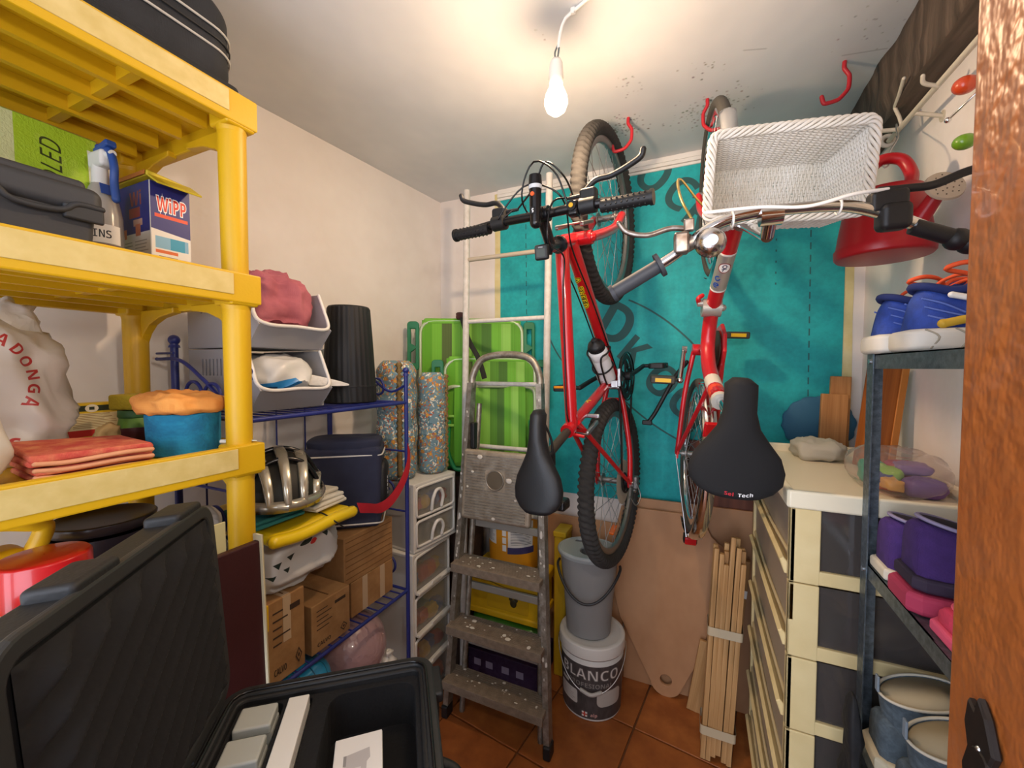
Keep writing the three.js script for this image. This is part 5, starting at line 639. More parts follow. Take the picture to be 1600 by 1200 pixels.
  { const dr = []; for (let i = 0; i < 46; i++) { const y = .2 + 1.1 * rnd(), f = rnd() < .5 ? XL : XR, r = .002 + .004 * rnd() * rnd(); dr.push(sp(r, f(y) + (rnd() - .5) * .016, y, z(y) + .0205, 1, 1 + 2.5 * rnd(), .25, 8)); } const q = obj('paint_drips', J(dr), mat(0xd8d4ca, .6), o); q.userData.kind = 'stuff'; }
  // rear frame, folded close behind the front one
  const zr = y => z(y) - .045 + .004 * (1 - y); for (const [f, d] of [[XL, .045], [XR, -.045]]) obj('rear_leg', J(cy([f(0) + d, 0, zr(0)], [f(1.25) + d * .4, 1.25, zr(1.25)], .0115, .0115, 10)), al, o); for (const y of [.28, .50, .755]) obj('rear_cross_bar', rb(XR(y) - XL(y) - .08, .03, .012, .003, cc(y), y, zr(y) - .008), mat(0xa9a79f, .45, { metal: .6 }), o);
  for (const x of [XL(1.12) + .022, XR(1.12) - .022]) obj('hinge', rb(.02, .11, .03, .006, x, 1.12, z(1.12) - .01), M.black, o);
}
// ---------- folding beach chairs in the corner ----------
{
  const stripe = canvasTex(512, 64, (g, w, h) => { const cs = ['#69b52c', '#7cc63c', '#5a6e3a', '#7ec243', '#8acb52', '#5f9a34', '#4d7a30', '#76be3c', '#95d05e', '#67ab34']; cs.forEach((c, i) => { g.fillStyle = c; g.fillRect(i * w / 10, 0, w / 10 + 1, h); }); for (let i = 0; i < 500; i++) { g.fillStyle = `rgba(20,50,0,${.06 * rnd()})`; g.fillRect(rnd() * w, 0, 1 + rnd() * 2, h); } });
  const fm = mat(0xffffff, .75, { map: stripe, bump: weave, bs: .0004 }), tubeW = mat(0xb9c8a4, .35, { metal: .3 }), gp = mat(0x1f7a50, .45), gp2 = mat(0x2c9a58, .4);
  const chair = (label, pos, W, H, lean, yaw, front) => { const o = thing('folding_beach_chair', label, 'chair', pos, yaw, 'folded beach chairs in the corner'); const T = (g) => { g = J(g); g.rotateX(lean); return g; };
    obj('back_frame', T(tb([[-W / 2, 0, 0], [-W / 2, H * .5, 0], [-W / 2, H - .05, 0], [-W / 2 + .05, H, 0], [W / 2 - .05, H, 0], [W / 2, H - .05, 0], [W / 2, H * .5, 0], [W / 2, 0, 0]], .0105, 90, 10, false, .2)), tubeW, o);
    obj('striped_fabric', keep(flat(grid((u, v) => [(u - .5) * (W - .014), .03 + v * (H - .025), .011 + .012 * Math.sin(v * 3.14) * (1 - Math.abs(u - .5) * 1.2) - .004], 20, 16)).rotateX(lean)), fm, o);
    obj('fabric_hem', T(rb(W - .03, .03, .02, .01, 0, H, .0)), mat(0x74b93c, .75), o);
    for (const k of [-1, 1]) { const sh = shp(rrect(.05, .23, .014), [[[-.014, -.085], [.014, -.085], [.014, -.01], [-.014, -.03]], [[-.014, .01], [.014, -.004], [.014, .085], [-.014, .085]]].map(h => h)); obj('armrest', T(ex(sh, .016, .003).translate(k * (W / 2 + .035), H - .12, -.002)), gp, o); }
    obj('leg_hoop', T(tb([[-W / 2 + .02, H * .45, .018], [-W / 2 + .015, .1, .022], [-W / 2 + .05, .02, .022], [0, .012, .022], [W / 2 - .05, .02, .022], [W / 2 - .015, .1, .022], [W / 2 - .02, H * .45, .018]], .0105, 70, 10, false, .2)), gp2, o);
    if (front) { obj('seat_hoop', T(tb([[-W / 2 - .0, .05, .018], [-W / 2, H * .7, .018], [-W / 2 + .05, H * .76, .022], [W / 2 - .05, H * .76, .022], [W / 2, H * .7, .018], [W / 2, .05, .018]], .0095, 70, 10, false, .2)), tubeW, o); obj('seat_fabric', keep(flat(grid((u, v) => [(u - .5) * (W - .09), .05 + v * H * .70, .028 + .014 * Math.sin(v * 3.14 + .3) + .008 * Math.sin(u * 9)], 20, 14)).rotateX(lean)), fm, o); obj('fabric_loop', T(J([0, 1].map(i => rb(.05, .012, .012, .004, -W / 2 + .03, H * (.42 + i * .08), .03)))), mat(0x8fd05a, .7), o); }
    return o; };
  chair('tall green striped folding beach chair leaning in the corner', [-1.0, .912, -1.724], .49, .715, R(-1.5), R(28), false);
  chair('smaller green striped folding beach chair in front of the taller one', [-.888, .912, -1.70], .42, .53, R(-2), R(26), true);
  const s = thing('carry_strap', 'black carrying strap hanging over the folded beach chairs', 'strap'); obj('webbing', loft(Array.from({ length: 21 }, (_, i) => { const t = i / 20, x = -1.01 + .135 * t, y = 1.635 - .29 * t - .02 * Math.sin(t * 6), z = -1.655 + .03 * t; return [[x - .012, y, z], [x + .012, y + .006, z], [x + .012, y + .006, z + .004], [x - .012, y, z + .004]]; })), mat(0x25261f, .8), s); obj('pad', sack(.05, .03, .04, { amp: .006, f: 30, n: 20 }).translate(-1.03, 1.632, -1.68), mat(0x4a2a26, .8), s);
  const c = thing('brown_rug_bundle', 'dark brown folded rug bundle standing in the corner under the beach chairs', 'rug', [-1.105, .0, -1.70]); obj('bundle', bend(new RoundedBoxGeometry(.245, .90, .26, 8, .03), v => { v.y += .45; v.z += .006 * fbm(v.x * 20, v.y * 3, 1); return v; }), mat(0xffffff, .95, { map: blotch(0x47322a, 0x35261f, 12), bump: grain, bs: .002 }), c);
}
// ---------- white drawer tower, floral rolls ----------
{
  const frameM = mat(0xdcdad4, .5), glassM = mat(0xf0efea, .12, { transmission: .88 }), toyM = [0xd9642a, 0xc03030, 0x3a5fae, 0xe0b42c].map(c => mat(c, .5));
  const tower = (label, pos, yaw, W, D, levels, o2) => { const o = thing('plastic_drawer_tower', label, 'drawers', pos, yaw); const H = levels.reduce((a, b) => a + b, 0) + .02; // front faces +x; W along z
    obj('top', rb(D, .014, W, .004, -D / 2, H - .007, 0), frameM, o); obj('base', rb(D, .012, W, .004, -D / 2, .006, 0), frameM, o); for (const k of [-1, 1]) { obj('side', bx(D - .02, H - .02, .006, -D / 2 - .004, H / 2, k * (W / 2 - .004)), mat(0xcfcdc6, .45, { transmission: .2 }), o); obj('corner_post', rb(.018, H - .01, .018, .004, -.010, H / 2, k * (W / 2 - .009)), frameM, o); }
    obj('back', bx(.006, H - .02, W - .02, -D + .004, H / 2, 0), frameM, o);
    let y = .012; levels.forEach((h, i) => { const d = obj('drawer', J(bx(.004, h - .014, W - .036, -.004, y + h / 2, 0), bx(D - .03, .004, W - .03, -D / 2, y + .012, 0)), glassM, o);
      obj('drawer_rim', tb(rrect(h - .02, W - .03, .012, 4).map(p => [.0, y + h / 2 + p[0], p[1]]), .0055, 70, 8, true), frameM, d);
      obj('handle', o2.arch ? tb([[.004, y + h * .16, -.03], [.012, y + h * .5, -.03], [.014, y + h * .72, -.012], [.014, y + h * .72, .012], [.012, y + h * .5, .03], [.004, y + h * .16, .03]], .007, 40, 8) : J(rb(.022, .014, W - .03, .005, .008, y + .014, 0), rb(.008, .012, .06, .002, .016, y + .022, 0)), frameM, d);
      if (!o2.arch || i === 1) for (let q = 0; q < 4; q++) { const t = obj('toy', sack(.03 + .02 * rnd(), .04 + .03 * rnd(), .035 + .02 * rnd(), { amp: .008, f: 40, n: 14 }), toyM[(q + i) % 4], d); t.position.set(-.03 - .03 * rnd(), y + .016, -.085 + q * .05 + .01 * rnd()); }
      y += h; }); return o; };
  tower('lower white plastic drawer tower with toys showing through the drawers', [-1.0, 0, -1.395], 0, .262, .26, [.16, .155, .17, .165], {}).userData.group = 'white drawer towers';
  const up = tower('upper small white drawer unit with arched handles on the drawer tower', [-.985, .672, -1.40], R(-7), .255, .24, [.118, .136], { arch: true }); up.userData.group = 'white drawer towers';
  const fl = canvasTex(512, 512, (g, w) => { g.fillStyle = '#6f8f9c'; g.fillRect(0, 0, w, w); const cs = ['#dfe0d2', '#dfe0d2', '#4e7382', '#c8813c', '#b9583c', '#c9a64a', '#8fa8ae']; for (let i = 0; i < 900; i++) { g.save(); g.translate(rnd() * w, rnd() * w); g.rotate(rnd() * 6.3); g.fillStyle = cs[Math.floor(rnd() * cs.length)]; g.beginPath(); g.ellipse(0, 0, 5 + rnd() * 11, 2 + rnd() * 4, 0, 0, 7); g.fill(); g.restore(); } for (let i = 0; i < 60; i++) { const x = rnd() * w, y = rnd() * w; for (let k = 0; k < 5; k++) { g.fillStyle = ['#cf8a4a', '#e8e2d0', '#b8604a'][i % 3]; g.beginPath(); g.arc(x + 8 * Math.cos(k * 1.257), y + 8 * Math.sin(k * 1.257), 6, 0, 7); g.fill(); } g.fillStyle = '#d9b33c'; g.beginPath(); g.arc(x, y, 5, 0, 7); g.fill(); } }, { repeat: [3.2, 3.2] });
  const fm = mat(0xffffff, .9, { map: fl, bump: weave, bs: .0005 });
  const roll = (label, pos, r, h, s, tilt) => { const o = thing('floral_cushion_roll', label, 'cushion', pos, s, 'floral cushion rolls'); obj('cushion', bend(new THREE.CylinderGeometry(r, r, h, 40, 40).translate(0, h / 2, 0), v => { const a = Math.atan2(v.z, v.x), t = v.y / h, q = 1 + .05 * fbm(Math.cos(a) * 2.5, v.y * 9 + s, Math.sin(a) * 2.5) + .04 * Math.sin(v.y * 46 + 1.5 * Math.sin(a * 2)) * (t > .2 ? 1 : .3), e = Math.min(1, (1 - t) * 8 + .1) ** .4 * Math.min(1, t * 10 + .55) ** .5; v.x *= q * e; v.z *= q * e; if (t > .999) v.y -= .02 * (1 - Math.hypot(v.x, v.z) / r); v.x += tilt * v.y; return v; }), fm, o);
    obj('gathered_seam', loft(Array.from({ length: 41 }, (_, i) => { const t = i / 40, y = .02 + t * (h - .04), rr = r * 1.0 + .004 * Math.sin(i * 2.6); return [[-.011, 0], [-.004, .009], [.004, .009], [.011, 0], [.0, -.006]].map(p => { const a = 1.05, x = Math.cos(a) * (rr + p[1]) - Math.sin(a) * p[0] * (1 + .5 * Math.sin(i * 3.1)), z = Math.sin(a) * (rr + p[1]) + Math.cos(a) * p[0]; return [x + tilt * y, y, z]; }); })), mat(0xffffff, .9, { map: blotch(0xa88b4a, 0x5d4a38, 30, { repeat: [14, 14] }), bump: grain, bs: .002 }), o); return o; };
  roll('taller blue floral cushion roll standing on the drawer unit', [-1.13, .9485, -1.335], .080, .495, .3, .0);
  roll('shorter blue floral cushion roll with orange edge beside the taller roll', [-1.055, .9485, -1.474], .060, .445, 1.6, .0);
}
// ---------- things stacked behind the stepladder ----------
{ const o = thing('purple_carton', 'flat dark purple carton on the floor behind the stepladder', 'box', [-.78, 0, -1.705]); obj('carton', rb(.34, .115, .22, .003, 0, .058, 0), mat(0xffffff, .5, { map: blotch(0x2c1a3c, 0x3b2a4a, 12, { repeat: [5, 5] }) }), o); obj('print', J([-.12, -.06, .02, .09].map((x, i) => rb(.035, .03, .0012, .0005, x, .06, .1106))), mat(0x8d86a0, .5), o); }
{ const o = thing('green_yellow_pack', 'green and yellow shrink wrapped pack on the purple carton', 'packet', [-.78, .1165, -1.705]); obj('pack', sack(.34, .15, .2, { amp: .006, f: 8, e: .35, n: 40 }), mat(0xc89a18, .35, { clearcoat: .5 }), o); obj('green_wrap', sack(.345, .085, .206, { amp: .006, f: 8, e: .35, n: 40 }).translate(0, .068, 0), mat(0x3d7a28, .3, { clearcoat: .6 }), o); obj('blue_label', rb(.045, .045, .002, .0005, -.12, .10, .1075), mat(0x9fc0c8, .4), o); }
{ const o = thing('yellow_plastic_case', 'yellow plastic case with ridged lid behind the stepladder', 'case', [-.785, .277, -1.71]); const m = mat(0xd8ae10, .45, { bump: grain, bs: .0005 }); obj('body', rb(.34, .15, .20, .012, 0, .075, 0, 0, 0, 0, 4), m, o); obj('lid', J(rb(.36, .05, .215, .012, 0, .17, 0, 0, 0, 0, 4), rb(.30, .02, .15, .006, 0, .2, 0)), m, o); obj('base_ridge', rb(.355, .03, .21, .008, 0, .018, 0), m, o); obj('recessed_panel', J(rb(.2, .085, .006, .003, .03, .09, .102)), mat(0xcaa00e, .5), o); obj('emblem', J(sp(.016, .06, .09, .106, 1, 1.2, .25), sp(.009, .048, .108, .106, 1, 1, .3), sp(.009, .073, .106, .106, 1, 1, .3)), mat(0x3a3212, .6), o); obj('lid_groove', tb([[-.16, .168, .109], [-.05, .168, .11], [.02, .155, .11], [.17, .155, .109]], .002, 20, 6), mat(0x7d650c, .6), o); }
{ const o = thing('orange_paint_bucket', 'orange and white labelled paint bucket behind the stepladder', 'bucket', [-.775, .4885, -1.738]); obj('bucket', lat([[.001, 0], [.112, 0], [.118, .01], [.126, .27], [.001, .275]], 48), mat(0xdb9018, .4), o);
  const t = canvasTex(1024, 512, (g, w, h) => { g.fillStyle = '#dd9418'; g.fillRect(0, 0, w, h); g.fillStyle = '#e4e1da'; g.fillRect(60, 60, 330, 260); g.fillRect(600, 60, 400, 330); g.fillStyle = '#3f3b66'; g.fillRect(590, 330, 434, 70); g.fillStyle = '#dd9418'; g.fillRect(390, 0, 100, h); g.fillStyle = '#efece6'; for (let i = 0; i < 4; i++) g.fillRect(505, 70 + i * 80, 66, 66); g.fillStyle = '#555'; for (let i = 0; i < 14; i++) { g.fillRect(80, 80 + i * 16, 200 + rnd() * 90, 5); g.fillRect(640, 90 + i * 16, 260 + rnd() * 80, 5); } g.fillStyle = '#1c1a18'; g.font = 'bold 88px sans-serif'; g.fillText('2,80', 700, 60); });
  obj('label', keep(grid((u, v) => { const a = -1.25 + u * 2.4, r = .121 + .007 * v; return [Math.sin(a) * r, .04 + v * .22, Math.cos(a) * r]; }, 40, 2)), mat(0xffffff, .45, { map: t }), o); obj('lid', lat([[.001, .292], [.122, .292], [.13, .288], [.131, .268], [.127, .268]], 48), mat(0x2b2926, .5), o); }
{ const o = thing('yellow_crate_corner', 'yellow plastic crate behind the grey bucket', 'crate', [-.556, .0, -1.785], R(0)); obj('crate', bend(new RoundedBoxGeometry(.055, .66, .10, 3, .008), v => { v.y += .33; return v; }), mat(0xcaa41a, .5), o); obj('crate_lip', rb(.06, .025, .11, .005, 0, .655, 0), mat(0xd8b21e, .45), o); }
// ---------- paint bucket and mop bucket ----------
{ const o = thing('paint_bucket', 'white lidded paint bucket with dark BLANCO label on the floor', 'bucket', [-.392, 0, -1.674]);
  obj('bucket', lat([[.001, 0], [.122, 0], [.126, .006], [.136, .27], [.001, .272]], 64), mat(0xd9d6cf, .5), o);
  const t = canvasTex(1024, 640, (g, w, h) => { const im = g.createImageData(w, h); for (let i = 0; i < w * h; i++) { const n = nz((i % w) / 40, Math.floor(i / w) / 90) * .5 + nz((i % w) / 9, Math.floor(i / w) / 60, 3) * .3; const c = 74 + 26 * n; im.data[4 * i] = c; im.data[4 * i + 1] = c * .93; im.data[4 * i + 2] = c * .92; im.data[4 * i + 3] = 255; } g.putImageData(im, 0, 0);
    g.textAlign = 'center'; g.font = 'bold 170px sans-serif'; g.strokeStyle = '#6d6864'; g.lineWidth = 8; g.fillStyle = '#d6d1ca'; g.fillText('BLANCO', 560, 170); g.strokeText('BLANCO', 560, 170); g.font = 'bold 74px sans-serif'; g.fillStyle = '#8a8580'; g.fillText('PROFESIONAL', 570, 262); g.fillStyle = '#cfcac2'; g.beginPath(); g.roundRect(180, 330, 250, 170, 26); g.fill(); g.fillStyle = '#a09a94'; for (let i = 0; i < 6; i++) g.fillRect(205, 355 + i * 22, 140 + rnd() * 60, 6); g.fillStyle = '#bdb7ae'; g.beginPath(); g.roundRect(640, 300, 300, 190, 60); g.fill(); g.fillStyle = '#cfcac2'; g.fillRect(205, 255, 110, 40); g.fillStyle = '#e8e2da'; g.fillRect(480, 560, 60, 60); g.fillStyle = '#c84a3a'; g.fillRect(502, 560, 16, 60); g.fillRect(480, 582, 60, 16); g.fillStyle = '#d8a59a'; g.font = 'bold 52px sans-serif'; g.fillText('alp', 610, 608); });
  obj('label', keep(grid((u, v) => { const a = -1.75 + u * 3.1, r = .1272 + .0078 * v; return [Math.sin(a) * r, .012 + v * .218, Math.cos(a) * r]; }, 56, 2)), mat(0xffffff, .42, { map: t }), o);
  obj('lid', lat([[.001, .302], [.118, .302], [.122, .306], [.138, .306], [.1425, .30], [.1425, .262], [.139, .255], [.137, .262]], 64), mat(0xdedad2, .5), o);
  const hn = a => [Math.sin(a) * .147, .235 - .10 * Math.cos(a - .0) * (Math.cos(a) > 0 ? 1 : 0), Math.cos(a) * .147]; obj('wire_handle', tb(Array.from({ length: 17 }, (_, i) => { const a = R(-95 + 190 * i / 16); return [Math.sin(a) * .146, .262 - .135 * Math.max(0, Math.cos(a)) ** 1.2, Math.cos(a) * .146]; }), .0022, 60, 6), M.steel, o); obj('handle_grip', tb([[-.04, .135, .138], [0, .127, .148], [.04, .135, .138]], .0075, 12, 8), mat(0xbdb8b0, .5), o); o.rotation.y = R(12); o.scale.set(.95, 1, .95); }
{ const o = thing('mop_bucket', 'grey oval mop bucket with wringer insert standing on the paint bucket', 'bucket', [-.405, .3065, -1.662], R(8)); const m = mat(0x8b8a88, .55, { bump: grain, bs: .0004 }), m2 = mat(0xa2a7a6, .5);
  const oval = (s, y) => Array.from({ length: 48 }, (_, i) => { const a = i / 48 * 6.2832; return [Math.cos(a) * .122 * s, y, Math.sin(a) * .105 * s]; }); obj('bucket', loft([oval(.70, 0), oval(.74, .006), oval(.84, .17), oval(.86, .18), oval(.97, .335), oval(.93, .335), oval(.80, .17), oval(.6, .02)]), m, o);
  const deckS = shp(Array.from({ length: 48 }, (_, i) => { const a = i / 48 * 6.2832; return [Math.cos(a) * .126, Math.sin(a) * .109]; }), [circ(.012, -.022, .05, 32), [[-.07, .05], [-.06, .085], [.02, .09], [.05, .06]].map(p => p)]); obj('wringer_top', ex(deckS, .012, .004, 2).rotateX(-Math.PI / 2).translate(0, .333, 0), m2, o);
  obj('wringer_cup', lat([[.05, .343], [.045, .30], [.03, .28], [.001, .28]], 32).translate(.012, 0, .022), mat(0x6d7170, .6), o); for (let i = 0; i < 7; i++) obj('cup_rib', bx(.004, .05, .006).translate(0, .315, .046).rotateY(i / 7 * 6.283).translate(.012, 0, .022), m2, o); obj('rim', loft([oval(1.03, .325), oval(1.055, .332), oval(1.05, .345), oval(1.0, .349), oval(.97, .345), oval(.97, .33)], false), m2, o);
  obj('carry_handle', tb(Array.from({ length: 15 }, (_, i) => { const a = R(-10 + 200 * i / 14); return [Math.cos(a) * .128, .275 - .105 * Math.sin(a) ** 2 * (Math.sin(a) > 0 ? 1 : .2), Math.sin(a) * .116 + .002]; }), .0055, 60, 8), mat(0x2a2b2d, .5), o); }
// ---------- cream drawer tower by the right wall (drawer fronts face -x) ----------
const TW = { x0: .187, x1: .525, z0: -1.70, z1: -1.055, top: 1.137 };
{
  const o = thing('cream_drawer_tower', 'tall cream plastic drawer tower with smoky windows beside the metal shelf', 'drawers'); const { x0, x1, z0, z1, top } = TW, cx = (x0 + x1) / 2, cz = (z0 + z1) / 2, W = x1 - x0, D = z1 - z0, U = .166;
  const cream = mat(0xffffff, .45, { map: blotch(0xe2cf9c, 0xd6c08a, 5, { repeat: [2, 2], fine: .1 }), bump: grain, bs: .0002 }), smoke = mat(0xa59c96, .12, { transmission: .85 }), inner = mat(0xa89a88, .4, { transmission: .3 });
  const topM = mat(0xe9dfc4, .35), toys = [0x2f8a6a, 0x9a6a3a, 0x4f8a2a, 0x8a3a5a, 0x7a6a9a, 0xb0562a].map(c => mat(c, .6));
  obj('top_tray', J(bx(W - .01, .008, D - .01, cx, top - .03, cz), rb(.016, .04, D + .012, .006, x0, top - .02, cz), rb(.016, .04, D + .012, .006, x1, top - .02, cz), rb(W + .012, .04, .016, .006, cx, top - .02, z0), rb(W + .012, .04, .016, .006, cx, top - .02, z1)), topM, o);
  for (let i = 0; i < 6; i++) { const y1 = top - .04 - i * U, y0 = y1 - U + .002, h = y1 - y0, cyy = (y0 + y1) / 2;
    const f = obj('unit_frame', J([[x0 + .028, z1 - .006], [x1 - .028, z1 - .006], [x0 + .028, z0 + .006], [x1 - .028, z0 + .006]].map(([x, z]) => rb(.056, h, .012, .003, x, cyy, z)), [z0 + .012, z1 - .012].map(z => rb(.012, h, .024, .003, x0 + .006, cyy, z)), bx(W - .02, .006, D - .02, cx, y0 + .004, cz), [z0 + .006, z1 - .006].map(z => rb(W - .1, .03, .011, .003, cx, y0 + .016, z))), cream, o);
    obj('window', bx(W - .11, h - .034, .003, cx, cyy + .014, z1 - .010), smoke, f); obj('far_window', bx(W - .11, h - .034, .003, cx, cyy + .014, z0 + .010), smoke, f); obj('wall_side', bx(.004, h - .01, D - .03, x1 - .004, cyy, cz), cream, f);
    const d = obj('drawer_front', J(bx(.004, h - .02, D - .05, x0 + .010, cyy + .004, cz)), inner, o);
    obj('pull_lip', ex([[0, 0], [.0, .014], [-.018, .034], [-.023, .03], [-.014, .002]], D - .056, .002).translate(x0 + .012, y0 + .004, z0 + .028), cream, d); obj('drawer_trim', J(tb([[x0 + .006, y0 + .05, z1 - .03], [x0 + .004, y0 + .042, cz], [x0 + .006, y0 + .05, z0 + .03]], .004, 20, 6)), mat(0xcab88e, .5), d);
    for (let q = 0; q < 4; q++) { const t = obj('stored_toy', sack(.07, .04 + .06 * rnd(), .08, { amp: .012, f: 22, s: q * 3 + i, n: 18 }), toys[(i * 2 + q) % 6], d); t.position.set(x0 + .085 + q * .06, y0 + .012, z1 - .07 - .02 * rnd()); } }
  for (const [x, z] of [[x0 + .04, z1 - .04], [x1 - .04, z1 - .04], [x0 + .04, z0 + .04], [x1 - .04, z0 + .04]]) obj('caster', J(cy([x - .01, .024, z], [x + .01, .024, z], .024, .024, 20), cy([x, .03, z], [x, .105, z], .012)), M.black, o);
}
const TT = TW.top - .0255;
{ const o = thing('bag_of_toys', 'clear plastic bag of bright toy pieces on the cream drawer tower', 'bag', [.432, TT, -1.27]); [[0, 0, .02, 0xd9602a, .12, .03, .05], [-.03, .0, -.04, 0x2f9a7c, .05, .07, .05], [.02, .03, -.03, 0xa33a5a, .06, .05, .06], [-.02, .035, .01, 0x8fc24a, .04, .035, .09], [.03, .0, .06, 0x6b4a8c, .07, .05, .06], [-.03, .02, .07, 0xd8a24a, .03, .03, .07], [.03, .055, .0, 0x8a6aa0, .07, .03, .06], [-.035, .03, .04, 0x3a4a8a, .04, .03, .04]].forEach(([x, y, z, c, w, h, d], i) => { const t = obj('toy_piece', sack(w, h, d, { amp: .006, f: 30, s: i, n: 18 }), mat(c, .45), o); t.position.set(x, y * .7, z); t.scale.y = .8; });
  obj('film', sack(.15, .09, .24, { amp: .012, f: 13, s: 7, n: 44, e: .7 }), mat(0xf4f0f0, .2, { transmission: .92, ior: 1.2 }), o); }
{ const o = thing('grey_cloth', 'crumpled pale grey cloth on the far end of the cream drawer tower', 'cloth', [.35, TT, -1.60]); obj('cloth', sack(.12, .055, .14, { amp: .014, f: 16, s: 3, n: 32 }), mat(0xb9b5a8, .9, { bump: weave, bs: .0006 }), o); }
{ const w = mat(0xffffff, .65, { map: woodTex(0xc68d54, 0xa9713c, { repeat: [5, 1] }) }), w2 = mat(0xffffff, .5, { map: woodTex(0xb0641f, 0x8c4a12, { repeat: [5, 1] }) });
  const a = tag(obj('wood_plank', rb(.078, 1.31, .022, .003, 0, .655, 0), w), 'light wooden plank standing behind the cream drawers', 'plank'); a.position.set(.395, 0, -1.748); a.rotation.set(R(-2.2), 0, R(-2)); const b = tag(obj('wood_plank', rb(.06, 1.372, .02, .003, 0, .686, 0), w), 'taller ridged wooden plank behind the light plank', 'plank'); b.position.set(.428, 0, -1.783); b.rotation.set(R(-2.2), 0, R(-1.6));
  const c = thing('orange_timber', 'varnished orange timber piece leaning on the right wall behind the metal shelf', 'timber', [.452, TT + .006, -1.475], R(25)); const p = obj('timber', J(rb(.075, .30, .05, .003, 0, .15, 0)), w2, c); p.rotation.z = R(-7); obj('timber_edge', rb(.02, .30, .052, .002, .028, .15, .002), mat(0xc27a30, .5), p);
}
tag(obj('blue_net_bag', bend(new THREE.SphereGeometry(1, 44, 30), v => { const a = Math.atan2(v.y, v.x); const q = 1 + .025 * Math.sin(a * 14 + 2 * nz(v.x * 3, v.y * 3)); return V(v.x * .115 * q, v.y * .105 * q + .105, v.z * .02); }), mat(0x2b6f94, .6, { transmission: .25, bump: weave, bs: .0006 })), 'round translucent blue net bag against the wall behind the planks', 'bag').position.set(.41, 1.085, BACK + .03);
// ---------- metal shelf with shoes ----------
const MS = { x0: .308, x1: .535, z0: -1.043, z1: -.49, y: [1.427, 1.013, .655, .12] };
{
  const o = thing('metal_shelf', 'galvanised steel shelf beside the door jamb', 'shelf'); const { x0, x1, z0, z1 } = MS, cx = (x0 + x1) / 2, cz = (z0 + z1) / 2, g = mat(0xffffff, .45, { metal: .8, map: blotch(0x7e8a93, 0x5d686f, 16, { repeat: [6, 6] }), bump: grain, bs: .0005 });
  for (const [x, z, sx, sz] of [[x0, z0, 1, 1], [x1, z0, -1, 1], [x0, z1, 1, -1], [x1, z1, -1, -1]]) obj('angle_post', J(bx(.024, 1.43, .0022, x + sx * .012, .715, z), bx(.0022, 1.43, .03, x, .715, z + sz * .015)), g, o);
  for (const y of MS.y) { const s = obj('shelf_board', J(bx(x1 - x0 - .004, .002, z1 - z0 - .004, cx, y - .001, cz), bx(.002, .028, z1 - z0 - .004, x0 + .003, y - .014, cz), bx(.002, .028, z1 - z0 - .004, x1 - .003, y - .014, cz), bx(x1 - x0 - .004, .028, .002, cx, y - .014, z0 + .003), bx(x1 - x0 - .004, .028, .002, cx, y - .014, z1 - .003)), g, o); obj('bolt', J(cy([x0 - .004, y - .014, z0 + .017], [x0 + .002, y - .014, z0 + .017], .005), cy([x0 + .017, y - .014, z0 + .006], [x0 + .017, y - .014, z0 - .002], .005)), M.steel, s); }
}
function shoeRings(L, W, H, sneak = false) { // length along +z from heel (0) to toe (L)
  const prof = sneak ? [[0, .26, .8], [.03, .36, .97], [.09, .42, 1.02], [.17, .44, .9], [.26, .43, .82], [.34, .43, .9], [.41, .44, 1.06], [.48, .46, 1.0], [.58, .49, .78], [.70, .52, .58], [.84, .48, .44], [.94, .36, .33], [1, .16, .18]] : [[0, .30, .92], [.04, .40, .98], [.15, .46, 1], [.30, .44, .95], [.42, .45, .80], [.55, .49, .60], [.70, .52, .46], [.84, .48, .38], [.94, .36, .30], [1, .16, .16]];
  return prof.map(([t, w, h]) => Array.from({ length: 20 }, (_, i) => { const a = i / 20 * 6.2832, c = Math.cos(a), s = Math.sin(a); return [Math.sign(c) * Math.abs(c) ** .7 * w * W, s > 0 ? H * h * s ** .6 : 0, L * t]; }));
}
function soleGeo(L, W, th, k = 1.05, lift = 0) { const pts = []; const p = [[0, .30], [.05, .40], [.2, .45], [.4, .40], [.6, .46], [.75, .50], [.9, .42], [.97, .26], [1.01, .05]]; for (const [t, w] of p) pts.push([w * W * k, L * t]); for (const [t, w] of p.slice().reverse()) pts.push([-w * W * k, L * t]); return ex(pts, th, th * .25, 3).rotateX(Math.PI / 2).translate(0, th, 0); }
const S0 = MS.y[0] + .0005;
